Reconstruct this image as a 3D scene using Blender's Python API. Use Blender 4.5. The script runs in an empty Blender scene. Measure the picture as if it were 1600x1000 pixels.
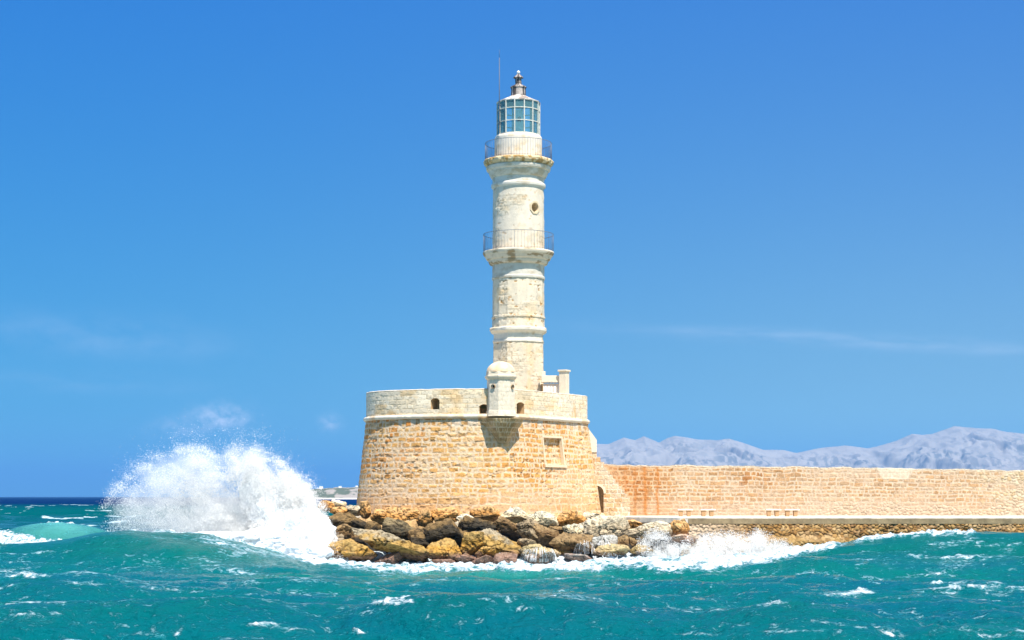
import bpy, bmesh, math, random
import numpy as np
from mathutils import Vector, Matrix

# ------------------------------------------------------------------ camera, sky, sun, exposure
F = 2750.0          # focal length in pixels of the 1600 px wide photograph
CH = 3.9            # camera height over the mean sea level
SUN_EL, SUN_AZ = 61.0, 25.0      # elevation; azimuth to the right of the direction back to the camera
scene = bpy.context.scene
COL = scene.collection
cam_d = bpy.data.cameras.new("camera")
cam_d.lens = F / 1600 * 36; cam_d.sensor_width = 36
cam_d.shift_y = 276 / 1600
cam_d.clip_start = 0.5; cam_d.clip_end = 120000
cam = bpy.data.objects.new("camera", cam_d); COL.objects.link(cam)
cam.location = (0, 0, CH); cam.rotation_euler = (math.radians(90), 0, 0)
scene.camera = cam

sun_d = bpy.data.lights.new("sun", 'SUN'); sun_d.energy = 5.0; sun_d.angle = math.radians(0.5)
sun_d.color = (1.0, 0.955, 0.88)
sun = bpy.data.objects.new("sun", sun_d); COL.objects.link(sun)
el, az = math.radians(SUN_EL), math.radians(SUN_AZ)
SD = Vector((math.sin(az) * math.cos(el), -math.cos(az) * math.cos(el), math.sin(el)))
sun.rotation_euler = (-SD).to_track_quat('-Z', 'Y').to_euler()
sun.location = (30, 40, 60)

world = bpy.data.worlds.new("World"); scene.world = world; world.use_nodes = True
wt = world.node_tree; wn = wt.nodes; wl = wt.links
for n in list(wn): wn.remove(n)
def N(t, typ, **kw):
    n = t.nodes.new(typ)
    for k, v in kw.items():
        if k == 'inp':
            for a, b in v.items(): n.inputs[a].default_value = b
        else: setattr(n, k, v)
    return n
bg = N(wt, 'ShaderNodeBackground'); bg.inputs[1].default_value = 0.12
out = N(wt, 'ShaderNodeOutputWorld'); wl.new(bg.outputs[0], out.inputs[0])
sky = N(wt, 'ShaderNodeTexSky', sky_type='NISHITA', sun_disc=False)
sky.sun_elevation = el
sky.sun_rotation = math.atan2(SD.x, SD.y)
sky.air_density = 1.0; sky.dust_density = 0.2; sky.ozone_density = 3.0; sky.altitude = 0
tc = N(wt, 'ShaderNodeTexCoord')
mp = N(wt, 'ShaderNodeMapping'); mp.inputs['Location'].default_value = (0, 0, 0.13)
wl.new(tc.outputs['Generated'], mp.inputs['Vector']); wl.new(mp.outputs[0], sky.inputs['Vector'])
def wm(op, a, b=None, c=None, clamp=False):
    q = N(wt, 'ShaderNodeMath', operation=op, use_clamp=clamp)
    for i, v in enumerate((a, b, c)):
        if v is None: continue
        if isinstance(v, (int, float)): q.inputs[i].default_value = v
        else: wl.new(v, q.inputs[i])
    return q.outputs[0]
# clear Mediterranean air: deepen the low band of the sky, leave the zenith as it is
sr = N(wt, 'ShaderNodeSeparateColor'); wl.new(sky.outputs[0], sr.inputs[0])
cb = N(wt, 'ShaderNodeCombineColor'); SG = .80
wl.new(wm('MULTIPLY', wm('POWER', sr.outputs[0], 1.9), .115 * SG), cb.inputs[0])
wl.new(wm('MULTIPLY', wm('POWER', sr.outputs[1], 1.10), .64 * SG), cb.inputs[1])
wl.new(wm('MULTIPLY', wm('POWER', sr.outputs[2], .2), 3.52 * SG), cb.inputs[2])
sd = N(wt, 'ShaderNodeSeparateXYZ'); wl.new(tc.outputs['Generated'], sd.inputs[0])
lowf = N(wt, 'ShaderNodeMapRange', interpolation_type='SMOOTHSTEP', inp={'From Min': .35, 'From Max': .6, 'To Min': 1.0, 'To Max': 0.0}); wl.new(sd.outputs[2], lowf.inputs['Value'])
hs = N(wt, 'ShaderNodeMix', data_type='RGBA'); wl.new(lowf.outputs[0], hs.inputs['Factor']); wl.new(sky.outputs[0], hs.inputs['A']); wl.new(cb.outputs[0], hs.inputs['B'])
# a little more vapour low over the land on the right
vx = N(wt, 'ShaderNodeMapRange', interpolation_type='SMOOTHSTEP', inp={'From Min': -.33, 'From Max': .33, 'To Min': .0, 'To Max': 1.0}); wl.new(sd.outputs[0], vx.inputs['Value'])
vz_ = wm('POWER', 2.718, wm('MULTIPLY', wm('ABSOLUTE', sd.outputs[2]), -8.0))
vp = N(wt, 'ShaderNodeMix', data_type='RGBA', blend_type='ADD'); wl.new(wm('MULTIPLY', vx.outputs[0], vz_), vp.inputs['Factor']); wl.new(hs.outputs['Result'], vp.inputs['A']); vp.inputs['B'].default_value = (1.5, 1.15, .0, 1)
# thin clouds, laid out by direction in the sky
def sky_cloud(prev, cx, cy, rx, ry, slope, nscale, amount, col):
    """soft patch of cloud around direction (x/y=cx, z/y=cy)"""
    sep = N(wt, 'ShaderNodeSeparateXYZ'); wl.new(tc.outputs['Generated'], sep.inputs[0])
    def m(op, a, b=None, c=None):
        q = N(wt, 'ShaderNodeMath', operation=op)
        for i, v in enumerate((a, b, c)):
            if v is None: continue
            if isinstance(v, (int, float)): q.inputs[i].default_value = v
            else: wl.new(v, q.inputs[i])
        return q.outputs[0]
    u = m('DIVIDE', sep.outputs[0], sep.outputs[1]); v = m('DIVIDE', sep.outputs[2], sep.outputs[1])
    du = m('SUBTRACT', u, cx)
    dv = m('SUBTRACT', m('SUBTRACT', v, cy), m('MULTIPLY', du, slope))
    a = m('DIVIDE', du, rx); b = m('DIVIDE', dv, ry)
    r2 = m('ADD', m('MULTIPLY', a, a), m('MULTIPLY', b, b))
    g = m('POWER', 2.718, m('MULTIPLY', r2, -1.0))
    comb = N(wt, 'ShaderNodeCombineXYZ'); wl.new(m('MULTIPLY', du, nscale), comb.inputs[0])
    wl.new(m('MULTIPLY', dv, nscale * min(6, max(1.3, rx / ry * .35))), comb.inputs[1])
    nz = N(wt, 'ShaderNodeTexNoise', inp={'Scale': 1.0, 'Detail': 7.0, 'Roughness': 0.6}); wl.new(comb.outputs[0], nz.inputs['Vector'])
    mr = N(wt, 'ShaderNodeMapRange', inp={'From Min': 0.36, 'From Max': 0.66}); wl.new(nz.outputs[0], mr.inputs['Value'])
    front = m('GREATER_THAN', sep.outputs[1], 0.0)
    f = m('MULTIPLY', m('MULTIPLY', m('MULTIPLY', g, mr.outputs[0]), front), amount)
    mx = N(wt, 'ShaderNodeMix', data_type='RGBA'); wl.new(f, mx.inputs['Factor']); wl.new(prev, mx.inputs['A'])
    mx.inputs['B'].default_value = (*col, 1)
    return mx.outputs['Result']
cc = vp.outputs['Result']
CW = (5.0, 5.6, 6.6)
cc = sky_cloud(cc, (1370-800)/F, (776-534)/F, .125, .0042, -.055, 22, .20, CW)
cc = sky_cloud(cc, (1130-800)/F, (776-520)/F, .07, .0016, -.02, 22, .07, CW)
cc = sky_cloud(cc, (150-800)/F, (776-525)/F, .07, .011, -.06, 24, .14, CW)
cc = sky_cloud(cc, (120-800)/F, (776-598)/F, .07, .006, -.03, 24, .08, CW)
cc = sky_cloud(cc, (345-800)/F, (776-653)/F, .0145, .0068, .0, 110, .95, CW)
cc = sky_cloud(cc, (285-800)/F, (776-668)/F, .016, .006, .05, 110, .4, CW)
cc = sky_cloud(cc, (516-800)/F, (776-661)/F, .0055, .0045, .0, 160, .6, CW)
wl.new(cc, bg.inputs[0])

scene.view_settings.view_transform = 'Standard'; scene.view_settings.look = 'None'
scene.view_settings.exposure = 0.66; scene.view_settings.gamma = 1
scene.cycles.max_bounces = 8; scene.cycles.diffuse_bounces = 4; scene.cycles.glossy_bounces = 3
scene.cycles.transmission_bounces = 6; scene.cycles.transparent_max_bounces = 12; scene.cycles.volume_bounces = 6
scene.cycles.use_denoising = True

# ------------------------------------------------------------------ helpers
def P(px, py, Y):
    """point that stands at distance Y along the line of sight of a pixel of the photograph"""
    return np.array([(px - 800) / F * Y, Y, CH - (py - 776) / F * Y])
def PX(px, Y): return (px - 800) / F * Y
def PZ(py, Y): return CH - (py - 776) / F * Y

def _h(ix, iy, iz, seed):
    """hash of whole numbers -> 0..1"""
    u = lambda q: np.asarray(q).astype(np.int64).astype(np.uint32)
    with np.errstate(over='ignore'):
        h = u(ix) * np.uint32(374761393) + u(iy) * np.uint32(668265263) + u(iz) * np.uint32(2147483647) + np.uint32((seed * 1274126177) & 0xffffffff)
        h = (h ^ (h >> np.uint32(13))) * np.uint32(1274126177)
        h = (h ^ (h >> np.uint32(16))) * np.uint32(2246822519)
        h = h ^ (h >> np.uint32(15))
    return (h & np.uint32(0xffffff)).astype(np.float32) / np.float32(0xffffff)
def vnoise(x, y, z=0.0, seed=0):
    x = np.asarray(x, np.float64); y = np.asarray(y, np.float64); z = np.asarray(z, np.float64)
    flat = z.ndim == 0 or not z.any()
    u32 = lambda q: np.floor(q).astype(np.int64).astype(np.uint32)
    fr = lambda q: (q - np.floor(q)).astype(np.float32)
    P1, P2, P3 = np.uint32(374761393), np.uint32(668265263), np.uint32(2147483647)
    with np.errstate(over='ignore'):
        hx = u32(x) * P1; hy = u32(y) * P2; base = np.uint32((seed * 1274126177) & 0xffffffff)
        hxs = (hx, hx + P1); hys = (hy + base, hy + P2 + base)
        if flat: hzs = (np.uint32(0),)
        else:
            hz = u32(z) * P3; hzs = (hz, hz + P3)
        sm = lambda f: f * f * f * (f * (f * 6 - 15) + 10)
        ux, uy = sm(fr(x)), sm(fr(y)); uz = None if flat else sm(fr(z))
        def g(h):
            h = (h ^ (h >> np.uint32(13))) * np.uint32(1274126177)
            h = (h ^ (h >> np.uint32(16))) * np.uint32(2246822519)
            h = h ^ (h >> np.uint32(15))
            return (h & np.uint32(0xffffff)).astype(np.float32) * np.float32(1 / 0xffffff)
        pl = []
        for hz in hzs:
            ro = []
            for h2 in hys:
                a, b = g(hxs[0] + h2 + hz), g(hxs[1] + h2 + hz); ro.append(a + (b - a) * ux)
            pl.append(ro[0] + (ro[1] - ro[0]) * uy)
        return pl[0] if flat else pl[0] + (pl[1] - pl[0]) * uz
def fbm(x, y, z=0.0, octaves=4, seed=0, gain=.5):
    a, s, t = 1.0, 0.0, 0.0
    x = np.asarray(x, float); y = np.asarray(y, float); z = np.asarray(z, float)
    for o in range(octaves):
        s = s + a * vnoise(x, y, z, seed + o * 17); t += a
        a *= gain; x = x * 2.03 + 7.1; y = y * 2.03 + 3.7; z = z * 2.03 + (1.9 if z.ndim else 0)
    return s / t
def ss(a, b, x):
    t = np.clip((x - a) / (b - a), 0, 1); return t * t * (3 - 2 * t)
def mixc(a, b, t):
    a = np.asarray(a, float); b = np.asarray(b, float); return a + (b - a) * np.asarray(t)[..., None]

def tag(o, label=None, cat=None, group=None, kind=None):
    if label: o['label'] = label
    if cat: o['category'] = cat
    if group: o['group'] = group
    if kind: o['kind'] = kind
    return o
def thing(name, label, cat, loc=(0, 0, 0), group=None):
    o = bpy.data.objects.new(name, None); COL.objects.link(o); o.location = loc; o.empty_display_size = .3
    return tag(o, label, cat, group)
def link_mesh(name, me, mat, parent=None, smooth=True):
    if smooth is not None: me.polygons.foreach_set('use_smooth', np.full(len(me.polygons), bool(smooth)))
    me.materials.append(mat); o = bpy.data.objects.new(name, me); COL.objects.link(o)
    if parent is not None:
        o.parent = parent
        t = Vector((0, 0, 0)); q = parent
        while q: t += q.location; q = q.parent
        o.location = -t + Vector((0, 0, 0))
        if parent.type == 'MESH': o.location = -Vector(world_off(parent))
    return o
def world_off(o):
    t = Vector((0, 0, 0))
    while o: t += o.location; o = o.parent
    return t
def mesh_np(name, V, Fc, mat, parent=None, col=None, smooth=True, attrs=None):
    V = np.ascontiguousarray(V, dtype=np.float32).reshape(-1, 3); Fc = np.ascontiguousarray(Fc, dtype=np.int32)
    me = bpy.data.meshes.new(name); n = Fc.shape[1]
    me.vertices.add(len(V)); me.vertices.foreach_set('co', V.ravel())
    me.loops.add(Fc.size); me.loops.foreach_set('vertex_index', Fc.ravel())
    me.polygons.add(len(Fc)); me.polygons.foreach_set('loop_start', np.arange(0, Fc.size, n, dtype=np.int32))
    me.update(calc_edges=True)
    if col is not None:
        a = me.color_attributes.new('Col', 'FLOAT_COLOR', 'POINT')
        c4 = np.ones((len(V), 4), np.float32); c4[:, :3] = np.clip(np.asarray(col).reshape(-1, 3), 0, 1); a.data.foreach_set('color', c4.ravel())
    for k, v in (attrs or {}).items():
        a = me.attributes.new(k, 'FLOAT', 'POINT'); a.data.foreach_set('value', np.ascontiguousarray(v, dtype=np.float32).ravel())
    return link_mesh(name, me, mat, parent, smooth)
def grid_faces(h, w, closed=False, mask=None, flip=False):
    i = np.arange((h - 1) * (w if closed else w - 1)).reshape(h - 1, -1)
    r = np.arange(h - 1)[:, None]; c = np.arange(i.shape[1])[None, :]; c2 = (c + 1) % w
    f = np.stack([r * w + c, r * w + c2, (r + 1) * w + c2, (r + 1) * w + c], -1)
    if flip: f = f[..., ::-1]
    if mask is not None: return f[mask]
    return f.reshape(-1, 4)
def grid_obj(name, PT, mat, parent=None, col=None, closed=False, mask=None, flip=False, smooth=True, attrs=None):
    h, w = PT.shape[:2]
    return mesh_np(name, PT, grid_faces(h, w, closed, mask, flip), mat, parent, col, smooth, attrs)
def bm_obj(name, bm, mat, parent=None, smooth=False, col=None):
    me = bpy.data.meshes.new(name); bmesh.ops.recalc_face_normals(bm, faces=bm.faces); bm.to_mesh(me); bm.free()
    if col is not None:
        a = me.color_attributes.new('Col', 'FLOAT_COLOR', 'POINT')
        c4 = np.ones((len(me.vertices), 4), np.float32); c4[:, :3] = col; a.data.foreach_set('color', c4.ravel())
    return link_mesh(name, me, mat, parent, smooth)
def bm_box(bm, x0, x1, y0, y1, z0, z1, bev=0.0, rz=0.0, piv=None):
    r = bmesh.ops.create_cube(bm, size=1.0); vs = r['verts']
    for v in vs: v.co = Vector((x0 + (v.co.x + .5) * (x1 - x0), y0 + (v.co.y + .5) * (y1 - y0), z0 + (v.co.z + .5) * (z1 - z0)))
    if rz:
        c = Vector(piv) if piv else Vector(((x0 + x1) / 2, (y0 + y1) / 2, 0)); M = Matrix.Rotation(rz, 3, 'Z')
        for v in vs: d = v.co - c; v.co = M @ d + c
    if bev:
        es = list({e for v in vs for e in v.link_edges})
        bmesh.ops.bevel(bm, geom=es, offset=bev, segments=2, affect='EDGES', profile=.6)
def bm_tube(bm, pts, r, n=6, caps=True):
    rings = []
    for i, p in enumerate(pts):
        p = Vector(p); a = Vector(pts[max(i - 1, 0)]); b = Vector(pts[min(i + 1, len(pts) - 1)])
        d = (b - a).normalized(); u = d.orthogonal().normalized() if abs(d.z) > .9 else d.cross(Vector((0, 0, 1))).normalized()
        v = d.cross(u); rr = r[i] if hasattr(r, '__len__') else r
        rings.append([bm.verts.new(p + (u * math.cos(2 * math.pi * k / n) + v * math.sin(2 * math.pi * k / n)) * rr) for k in range(n)])
    for a, b in zip(rings, rings[1:]):
        for k in range(n): bm.faces.new((a[k], a[(k + 1) % n], b[(k + 1) % n], b[k]))
    if caps: bm.faces.new(rings[0]); bm.faces.new(rings[-1])

# ------------------------------------------------------------------ materials
def attr_mat(name, rough=.9, bump=.3, bscale=12, bdist=.03, tint=None, var=.18, spec=.25, vscale=6, mul=None):
    m = bpy.data.materials.new(name); m.use_nodes = True; t = m.node_tree; b = t.nodes['Principled BSDF']
    b.inputs['Roughness'].default_value = rough; b.inputs['Specular IOR Level'].default_value = spec
    tc = N(t, 'ShaderNodeTexCoord')
    n1 = N(t, 'ShaderNodeTexNoise', inp={'Scale': vscale, 'Detail': 6.0, 'Roughness': .65}); t.links.new(tc.outputs['Object'], n1.inputs['Vector'])
    mr = N(t, 'ShaderNodeMapRange', inp={'From Min': .3, 'From Max': .7, 'To Min': 1 - var, 'To Max': 1 + var * .6}); t.links.new(n1.outputs[0], mr.inputs['Value'])
    mx = N(t, 'ShaderNodeMix', data_type='RGBA', blend_type='MULTIPLY'); mx.inputs['Factor'].default_value = 1
    if tint is None:
        at = N(t, 'ShaderNodeAttribute', attribute_name='Col'); t.links.new(at.outputs['Color'], mx.inputs['A'])
    else: mx.inputs['A'].default_value = (*tint, 1)
    t.links.new(mr.outputs[0], mx.inputs['B']); t.links.new(mx.outputs['Result'], b.inputs['Base Color'])
    if mul:
        m2 = N(t, 'ShaderNodeMix', data_type='RGBA', blend_type='MULTIPLY'); m2.inputs['Factor'].default_value = 1; m2.inputs['B'].default_value = (*mul, 1)
        t.links.new(mx.outputs['Result'], m2.inputs['A']); t.links.new(m2.outputs['Result'], b.inputs['Base Color'])
    if bump:
        n2 = N(t, 'ShaderNodeTexNoise', inp={'Scale': bscale, 'Detail': 8.0, 'Roughness': .7}); t.links.new(tc.outputs['Object'], n2.inputs['Vector'])
        bp = N(t, 'ShaderNodeBump', inp={'Strength': bump, 'Distance': bdist}); t.links.new(n2.outputs[0], bp.inputs['Height'])
        t.links.new(bp.outputs[0], b.inputs['Normal'])
    return m
M_stone = attr_mat('rough_stone', .95, .8, 9, .05, var=.22)
M_pale = attr_mat('limewashed_stone', .95, .5, 10, .03, var=.10, vscale=4, mul=(.965, .895, .815))
M_rock = attr_mat('boulder_rock', .85, .9, 7, .10, var=.38, vscale=5)
M_wetrock = attr_mat('wet_rock', .45, .9, 7, .08, var=.32, vscale=5, spec=.5)
M_conc = attr_mat('promenade_concrete', .9, .6, 4, .05, var=.38, vscale=2)
M_hill = attr_mat('bare_mountain', 1, 0, var=.12, vscale=.004)
M_metal = attr_mat('painted_iron', .6, .1, 30, .003, tint=(.16, .18, .22), var=.4)
M_white = attr_mat('white_paint', .7, .2, 20, .01, tint=(.8, .8, .78), var=.12)
M_rust = attr_mat('rusty_white_paint', .8, .5, 14, .02, tint=None, var=.3)
M_wood = attr_mat('weathered_wood', .8, .5, 14, .02, tint=(.38, .29, .18), var=.4)
M_iron2 = attr_mat('lantern_frame_paint', .5, .1, 30, .003, tint=(.64, .62, .54), var=.3)
M_red = attr_mat('red_lamp', .4, 0, tint=(.45, .04, .05), var=.1)
M_dark = attr_mat('dark_interior', .9, .2, 8, .02, tint=(.10, .075, .05), var=.3)
def glass_mat():
    m = bpy.data.materials.new('lantern_glass'); m.use_nodes = True; t = m.node_tree
    for n in list(t.nodes): t.nodes.remove(n)
    tr = N(t, 'ShaderNodeBsdfTransparent'); tr.inputs[0].default_value = (.72, .95, .97, 1)
    gl = N(t, 'ShaderNodeBsdfGlossy'); gl.inputs[0].default_value = (.8, .95, 1, 1); gl.inputs[1].default_value = .08
    df = N(t, 'ShaderNodeBsdfDiffuse'); df.inputs[0].default_value = (.34, .70, .76, 1)
    fr = N(t, 'ShaderNodeFresnel', inp={'IOR': 1.5}); mx = N(t, 'ShaderNodeMixShader'); m2 = N(t, 'ShaderNodeMixShader'); m2.inputs[0].default_value = .22
    t.links.new(tr.outputs[0], m2.inputs[1]); t.links.new(df.outputs[0], m2.inputs[2])
    t.links.new(fr.outputs[0], mx.inputs[0]); t.links.new(m2.outputs[0], mx.inputs[1]); t.links.new(gl.outputs[0], mx.inputs[2])
    o = N(t, 'ShaderNodeOutputMaterial'); t.links.new(mx.outputs[0], o.inputs[0]); return m
M_glass = glass_mat()

# ------------------------------------------------------------------ masonry patterns (block colours and relief)
def masonry(u, v, seed, ch=.33, bw=.5, mort=.028, warp=.05, jit=.45, palette=None, mortar=(.70, .60, .46), relief=.035, vmin=None):
    """u, v in metres (2-D arrays). returns colour, displacement"""
    rg = np.random.RandomState(seed)
    uu = u + (fbm(u * 1.3, v * 1.3, 0, 3, seed) - .5) * warp * 2.0
    vv = v + (fbm(u * .9, v * 1.5, 0, 3, seed + 5) - .5) * warp * 1.6 + (fbm(u * 4, v * 4, 0, 2, seed + 8) - .5) * .03
    v0 = (v.min() if vmin is None else vmin) - 1; nC = int((v.max() - v0 + 2) / ch * 1.6) + 4
    cb = v0 + np.cumsum(ch * (1 + jit * .7 * (rg.rand(nC) - .5)))
    ci = np.clip(np.searchsorted(cb, vv.ravel()).reshape(vv.shape), 1, nC - 1)
    dv = np.minimum(vv - cb[ci - 1], cb[ci] - vv)
    bid = np.zeros(u.shape, int); du = np.ones(u.shape); mid = np.zeros(u.shape); vm = (cb[ci] + cb[ci - 1]) / 2
    umin = u.min() - 1; L = u.max() - umin + 2
    for c in np.unique(ci):
        s = ci == c; k = int(L / bw * 2) + 4
        wd = bw * np.exp((rg.rand(k) - .5) * 1.3)
        ub = umin - rg.rand() * bw + np.cumsum(wd)
        x = uu[s]; bi = np.clip(np.searchsorted(ub, x), 1, k - 1)
        du[s] = np.minimum(x - ub[bi - 1], ub[bi] - x); bid[s] = c * 977 + bi; mid[s] = (ub[bi] + ub[bi - 1]) / 2
    # rounded corners
    r = .06; e = np.where((du < r) & (dv < r), r - np.sqrt(np.maximum(0, (r - np.minimum(du, r)) ** 2 + (r - np.minimum(dv, r)) ** 2)), np.minimum(du, dv))
    e = e + (fbm(u * 6, v * 6, 0, 3, seed + 3) - .5) * .07
    mw = mort * (.5 + 1.2 * _h(bid, bid * 0, bid * 0, seed + 77))
    st = ss(mw * .6, mw * 1.6, e)
    h1 = _h(bid, bid * 0, bid * 0 + 1, seed); h2 = _h(bid, bid * 0, bid * 0 + 2, seed); h3 = _h(bid, bid * 0, bid * 0 + 3, seed)
    pal = np.array(palette); reg = fbm(mid * .25, vm * .4, 0, 2, seed + 40)
    t = np.clip((h1 * .55 + reg * .9 - .22), 0, .999) * (len(pal) - 1)
    i0 = t.astype(int); f = t - i0
    c = pal[i0] + (pal[np.minimum(i0 + 1, len(pal) - 1)] - pal[i0]) * f[..., None]
    c = c * (.86 + .26 * h2)[..., None] * (.88 + .24 * fbm(u * 5, v * 5, 0, 4, seed + 9))[..., None]
    col = mixc(mortar, c, st)
    pit = ss(.62, .75, fbm(u * 9, v * 9, 0, 3, seed + 21))
    col = col * (1 - .32 * pit * st)[..., None]
    d = st * (.4 + .9 * h3) * relief + (fbm(u * 6, v * 6, 0, 4, seed + 11) - .5) * relief * 1.1 * st - pit * st * relief * .8
    return col, d, bid, st
def rubble(u, v, seed, size=.3, palette=None, mortar=(.5, .4, .27), relief=.07, gap=.05):
    x = u / size + (fbm(u * 3, v * 3, 0, 3, seed) - .5) * .8; y = v / (size * .75) + (fbm(u * 3, v * 3, 0, 3, seed + 4) - .5) * .8
    ix, iy = np.floor(x), np.floor(y); f1 = np.full(x.shape, 9.); f2 = np.full(x.shape, 9.); idd = np.zeros(x.shape)
    for a in (-1, 0, 1):
        for b in (-1, 0, 1):
            cx = ix + a; cy = iy + b
            px = cx + _h(cx, cy, cx * 0, seed); py = cy + _h(cx, cy, cx * 0 + 1, seed)
            d = np.hypot(x - px, y - py); hid = _h(cx, cy, cx * 0 + 2, seed)
            n = d < f1; f2 = np.where(n, f1, np.minimum(f2, d)); idd = np.where(n, hid, idd); f1 = np.where(n, d, f1)
    e = (f2 - f1); st = ss(gap, gap + .18, e); pal = np.array(palette)
    t = np.clip(idd, 0, .999) * (len(pal) - 1); i0 = t.astype(int)
    c = pal[i0] + (pal[np.minimum(i0 + 1, len(pal) - 1)] - pal[i0]) * (t - i0)[..., None]
    c = c * (.8 + .4 * fbm(u * 6, v * 6, 0, 4, seed + 9))[..., None]
    return mixc(mortar, c, st), st * relief * (1 - .5 * f1) + (fbm(u * 7, v * 7, 0, 3, seed + 2) - .5) * relief * .6
WARM = [(.48, .18, .04), (.62, .27, .065), (.66, .32, .085), (.68, .36, .11), (.70, .41, .16), (.72, .48, .25)]
WALLP = [(.44, .20, .07), (.49, .265, .11), (.52, .305, .15), (.54, .34, .19), (.56, .39, .24), (.54, .36, .24)]
PALE = [(.66, .54, .36), (.74, .64, .48), (.79, .71, .56), (.81, .74, .61), (.82, .76, .65)]

# ------------------------------------------------------------------ bastion
ZB, ZC, ZT = 2.35, 8.57, 10.15
def plan():
    ks = []
    cx, R, Ry = -1.72, 7.12, 4.6; a1 = -math.acos(1.09 / R); cy = 102.3 - Ry * math.sin(a1)
    for a in np.linspace(math.radians(180), 2 * math.pi + a1, 40): ks.append((cx + R * math.cos(a), cy + Ry * math.sin(a)))
    for q in np.linspace(0, 1, 16)[1:]:
        x = -.63 + 5.29 * q; y = 102.3 + 7.2 * (q ** 1.12) - .25 * math.sin(math.pi * q); ks.append((x, y))
    ks += [(4.72, 110.3), (4.6, 112.5), (3.4, 115), (0, 116.6), (-4, 116.2), (-7.2, 114.2), (-8.6, 111.4), (-8.95, 109)]
    ks.append(ks[0]); ks = np.array(ks)
    d = np.r_[0, np.cumsum(np.hypot(*np.diff(ks, axis=0).T))]
    L = d[-1]; n = 1250; s = np.arange(n) / n * L
    xy = np.stack([np.interp(s, d, ks[:, 0]), np.interp(s, d, ks[:, 1])], 1)
    k = 7
    sm = sum(np.roll(xy, j, 0) for j in range(-k, k + 1)) / (2 * k + 1)
    tg = np.roll(sm, -3, 0) - np.roll(sm, 3, 0); tg /= np.hypot(*tg.T)[:, None]
    nr = np.stack([tg[:, 1], -tg[:, 0]], 1)
    return s, sm, nr, L
PS, PXY, PN, PL = plan()
bastion = thing('stone_bastion', 'round bastion of golden stone with a pale parapet, under the white tower', 'bastion', (-1.5, 109, ZB))
def plan_off(off): return PXY + PN * off
def s_of_px(px, off=0.0):
    q = plan_off(off); vis = q[:, 1] < 111.2
    return int(np.argmin(np.abs(q[:, 0] / q[:, 1] * F + 800 - px) + (~vis) * 1e4))
vz = np.linspace(ZB, ZC, 185)
U, V = np.meshgrid(PS, vz)
right = ss(13, 19, PS) * (1 - ss(22, 26, PS))
batter = (.70 + .26 * right)[None, :] * (1 - (V - ZB) / (ZC - ZB))
col, dsp, bid, st = masonry(U, V, 3, .31, .39, .046, .11, .6, WARM, (.72, .54, .35), .017)
cb_, db_, bb_, sb_ = masonry(U, V, 8, .47, .80, .040, .12, .6, WARM[1:], (.72, .56, .38), .014)
lowb = ss(.48, .54, ss(ZB + 2.3, ZB + .9, V) * .62 + (fbm(U * .55, V * .8, 0, 3, 99) - .5) * 1.1 + .10)   # larger repair blocks, mostly low down
col = mixc(col, cb_, lowb); dsp = dsp * (1 - lowb) + db_ * lowb; st = st * (1 - lowb) + sb_ * lowb
dsp = dsp + (fbm(U * 1.2, V * 1.2, 0, 4, 96) - .5) * .05
chip = ss(.60, .66, fbm(U * 4.2, V * 6.5, 0, 3, 97)) * (.25 + .75 * ss(.45, .6, fbm(U * .7, V * .9, 0, 3, 98))); col = col * (1 - .5 * chip)[..., None] + chip[..., None] * .5 * np.array([.34, .17, .06]); dsp = dsp - chip * .035
# limewash streaks under the moulding, redder stones at the left, pinkish wash low down
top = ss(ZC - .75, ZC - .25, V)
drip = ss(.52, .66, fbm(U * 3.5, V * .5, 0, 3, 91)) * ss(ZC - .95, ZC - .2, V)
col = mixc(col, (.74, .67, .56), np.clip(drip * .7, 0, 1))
col = mixc(col, col * np.array([.72, .66, .60]), top * .5)  # darker band: stain and the moulding's shadow, both put into the colour
wash = ss(.48, .66, fbm(U * .45, V * .8, 0, 4, 92)) * .38
col = mixc(col, (.72, .52, .34), wash * ss(ZC - .5, ZC - 1.6, V))
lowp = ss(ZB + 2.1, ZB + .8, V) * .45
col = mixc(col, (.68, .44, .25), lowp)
redz = ss(9.0, 5.0, np.abs(U - 3.2) * 2.4) * ss(ZB + 2, ZB + 3.6, V) * ss(.35, .6, _h(bid, bid * 0, bid * 0 + 9, 3))
col = mixc(col, col * np.array([.98, .72, .48]), redz * .75 * st)
streak = ss(.6, .75, fbm(U * 1.1, V * .12, 0, 3, 95)) * .35
col = mixc(col, col * np.array([1.02, .80, .58]), streak)
# blocked window (recess) : px 850-882, py 683-728
def rect_idx(p0, p1, off=.3): return s_of_px(p0, off), s_of_px(p1, off)
iw0, iw1 = rect_idx(852.5, 880.5, .35); Yw = PXY[(iw0 + iw1) // 2, 1] - .35
zw0, zw1 = PZ(726, Yw), PZ(684, Yw)
inwin = (np.arange(len(PS))[None, :] >= iw0) & (np.arange(len(PS))[None, :] <= iw1) & (V > zw0) & (V < zw1)
dsp = dsp - inwin * .22
offs = batter + dsp
PT = np.stack([PXY[None, :, 0] + PN[None, :, 0] * offs, PXY[None, :, 1] + PN[None, :, 1] * offs, V], -1)
grid_obj('battered_wall', PT, M_stone, bastion, col, closed=True)
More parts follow.
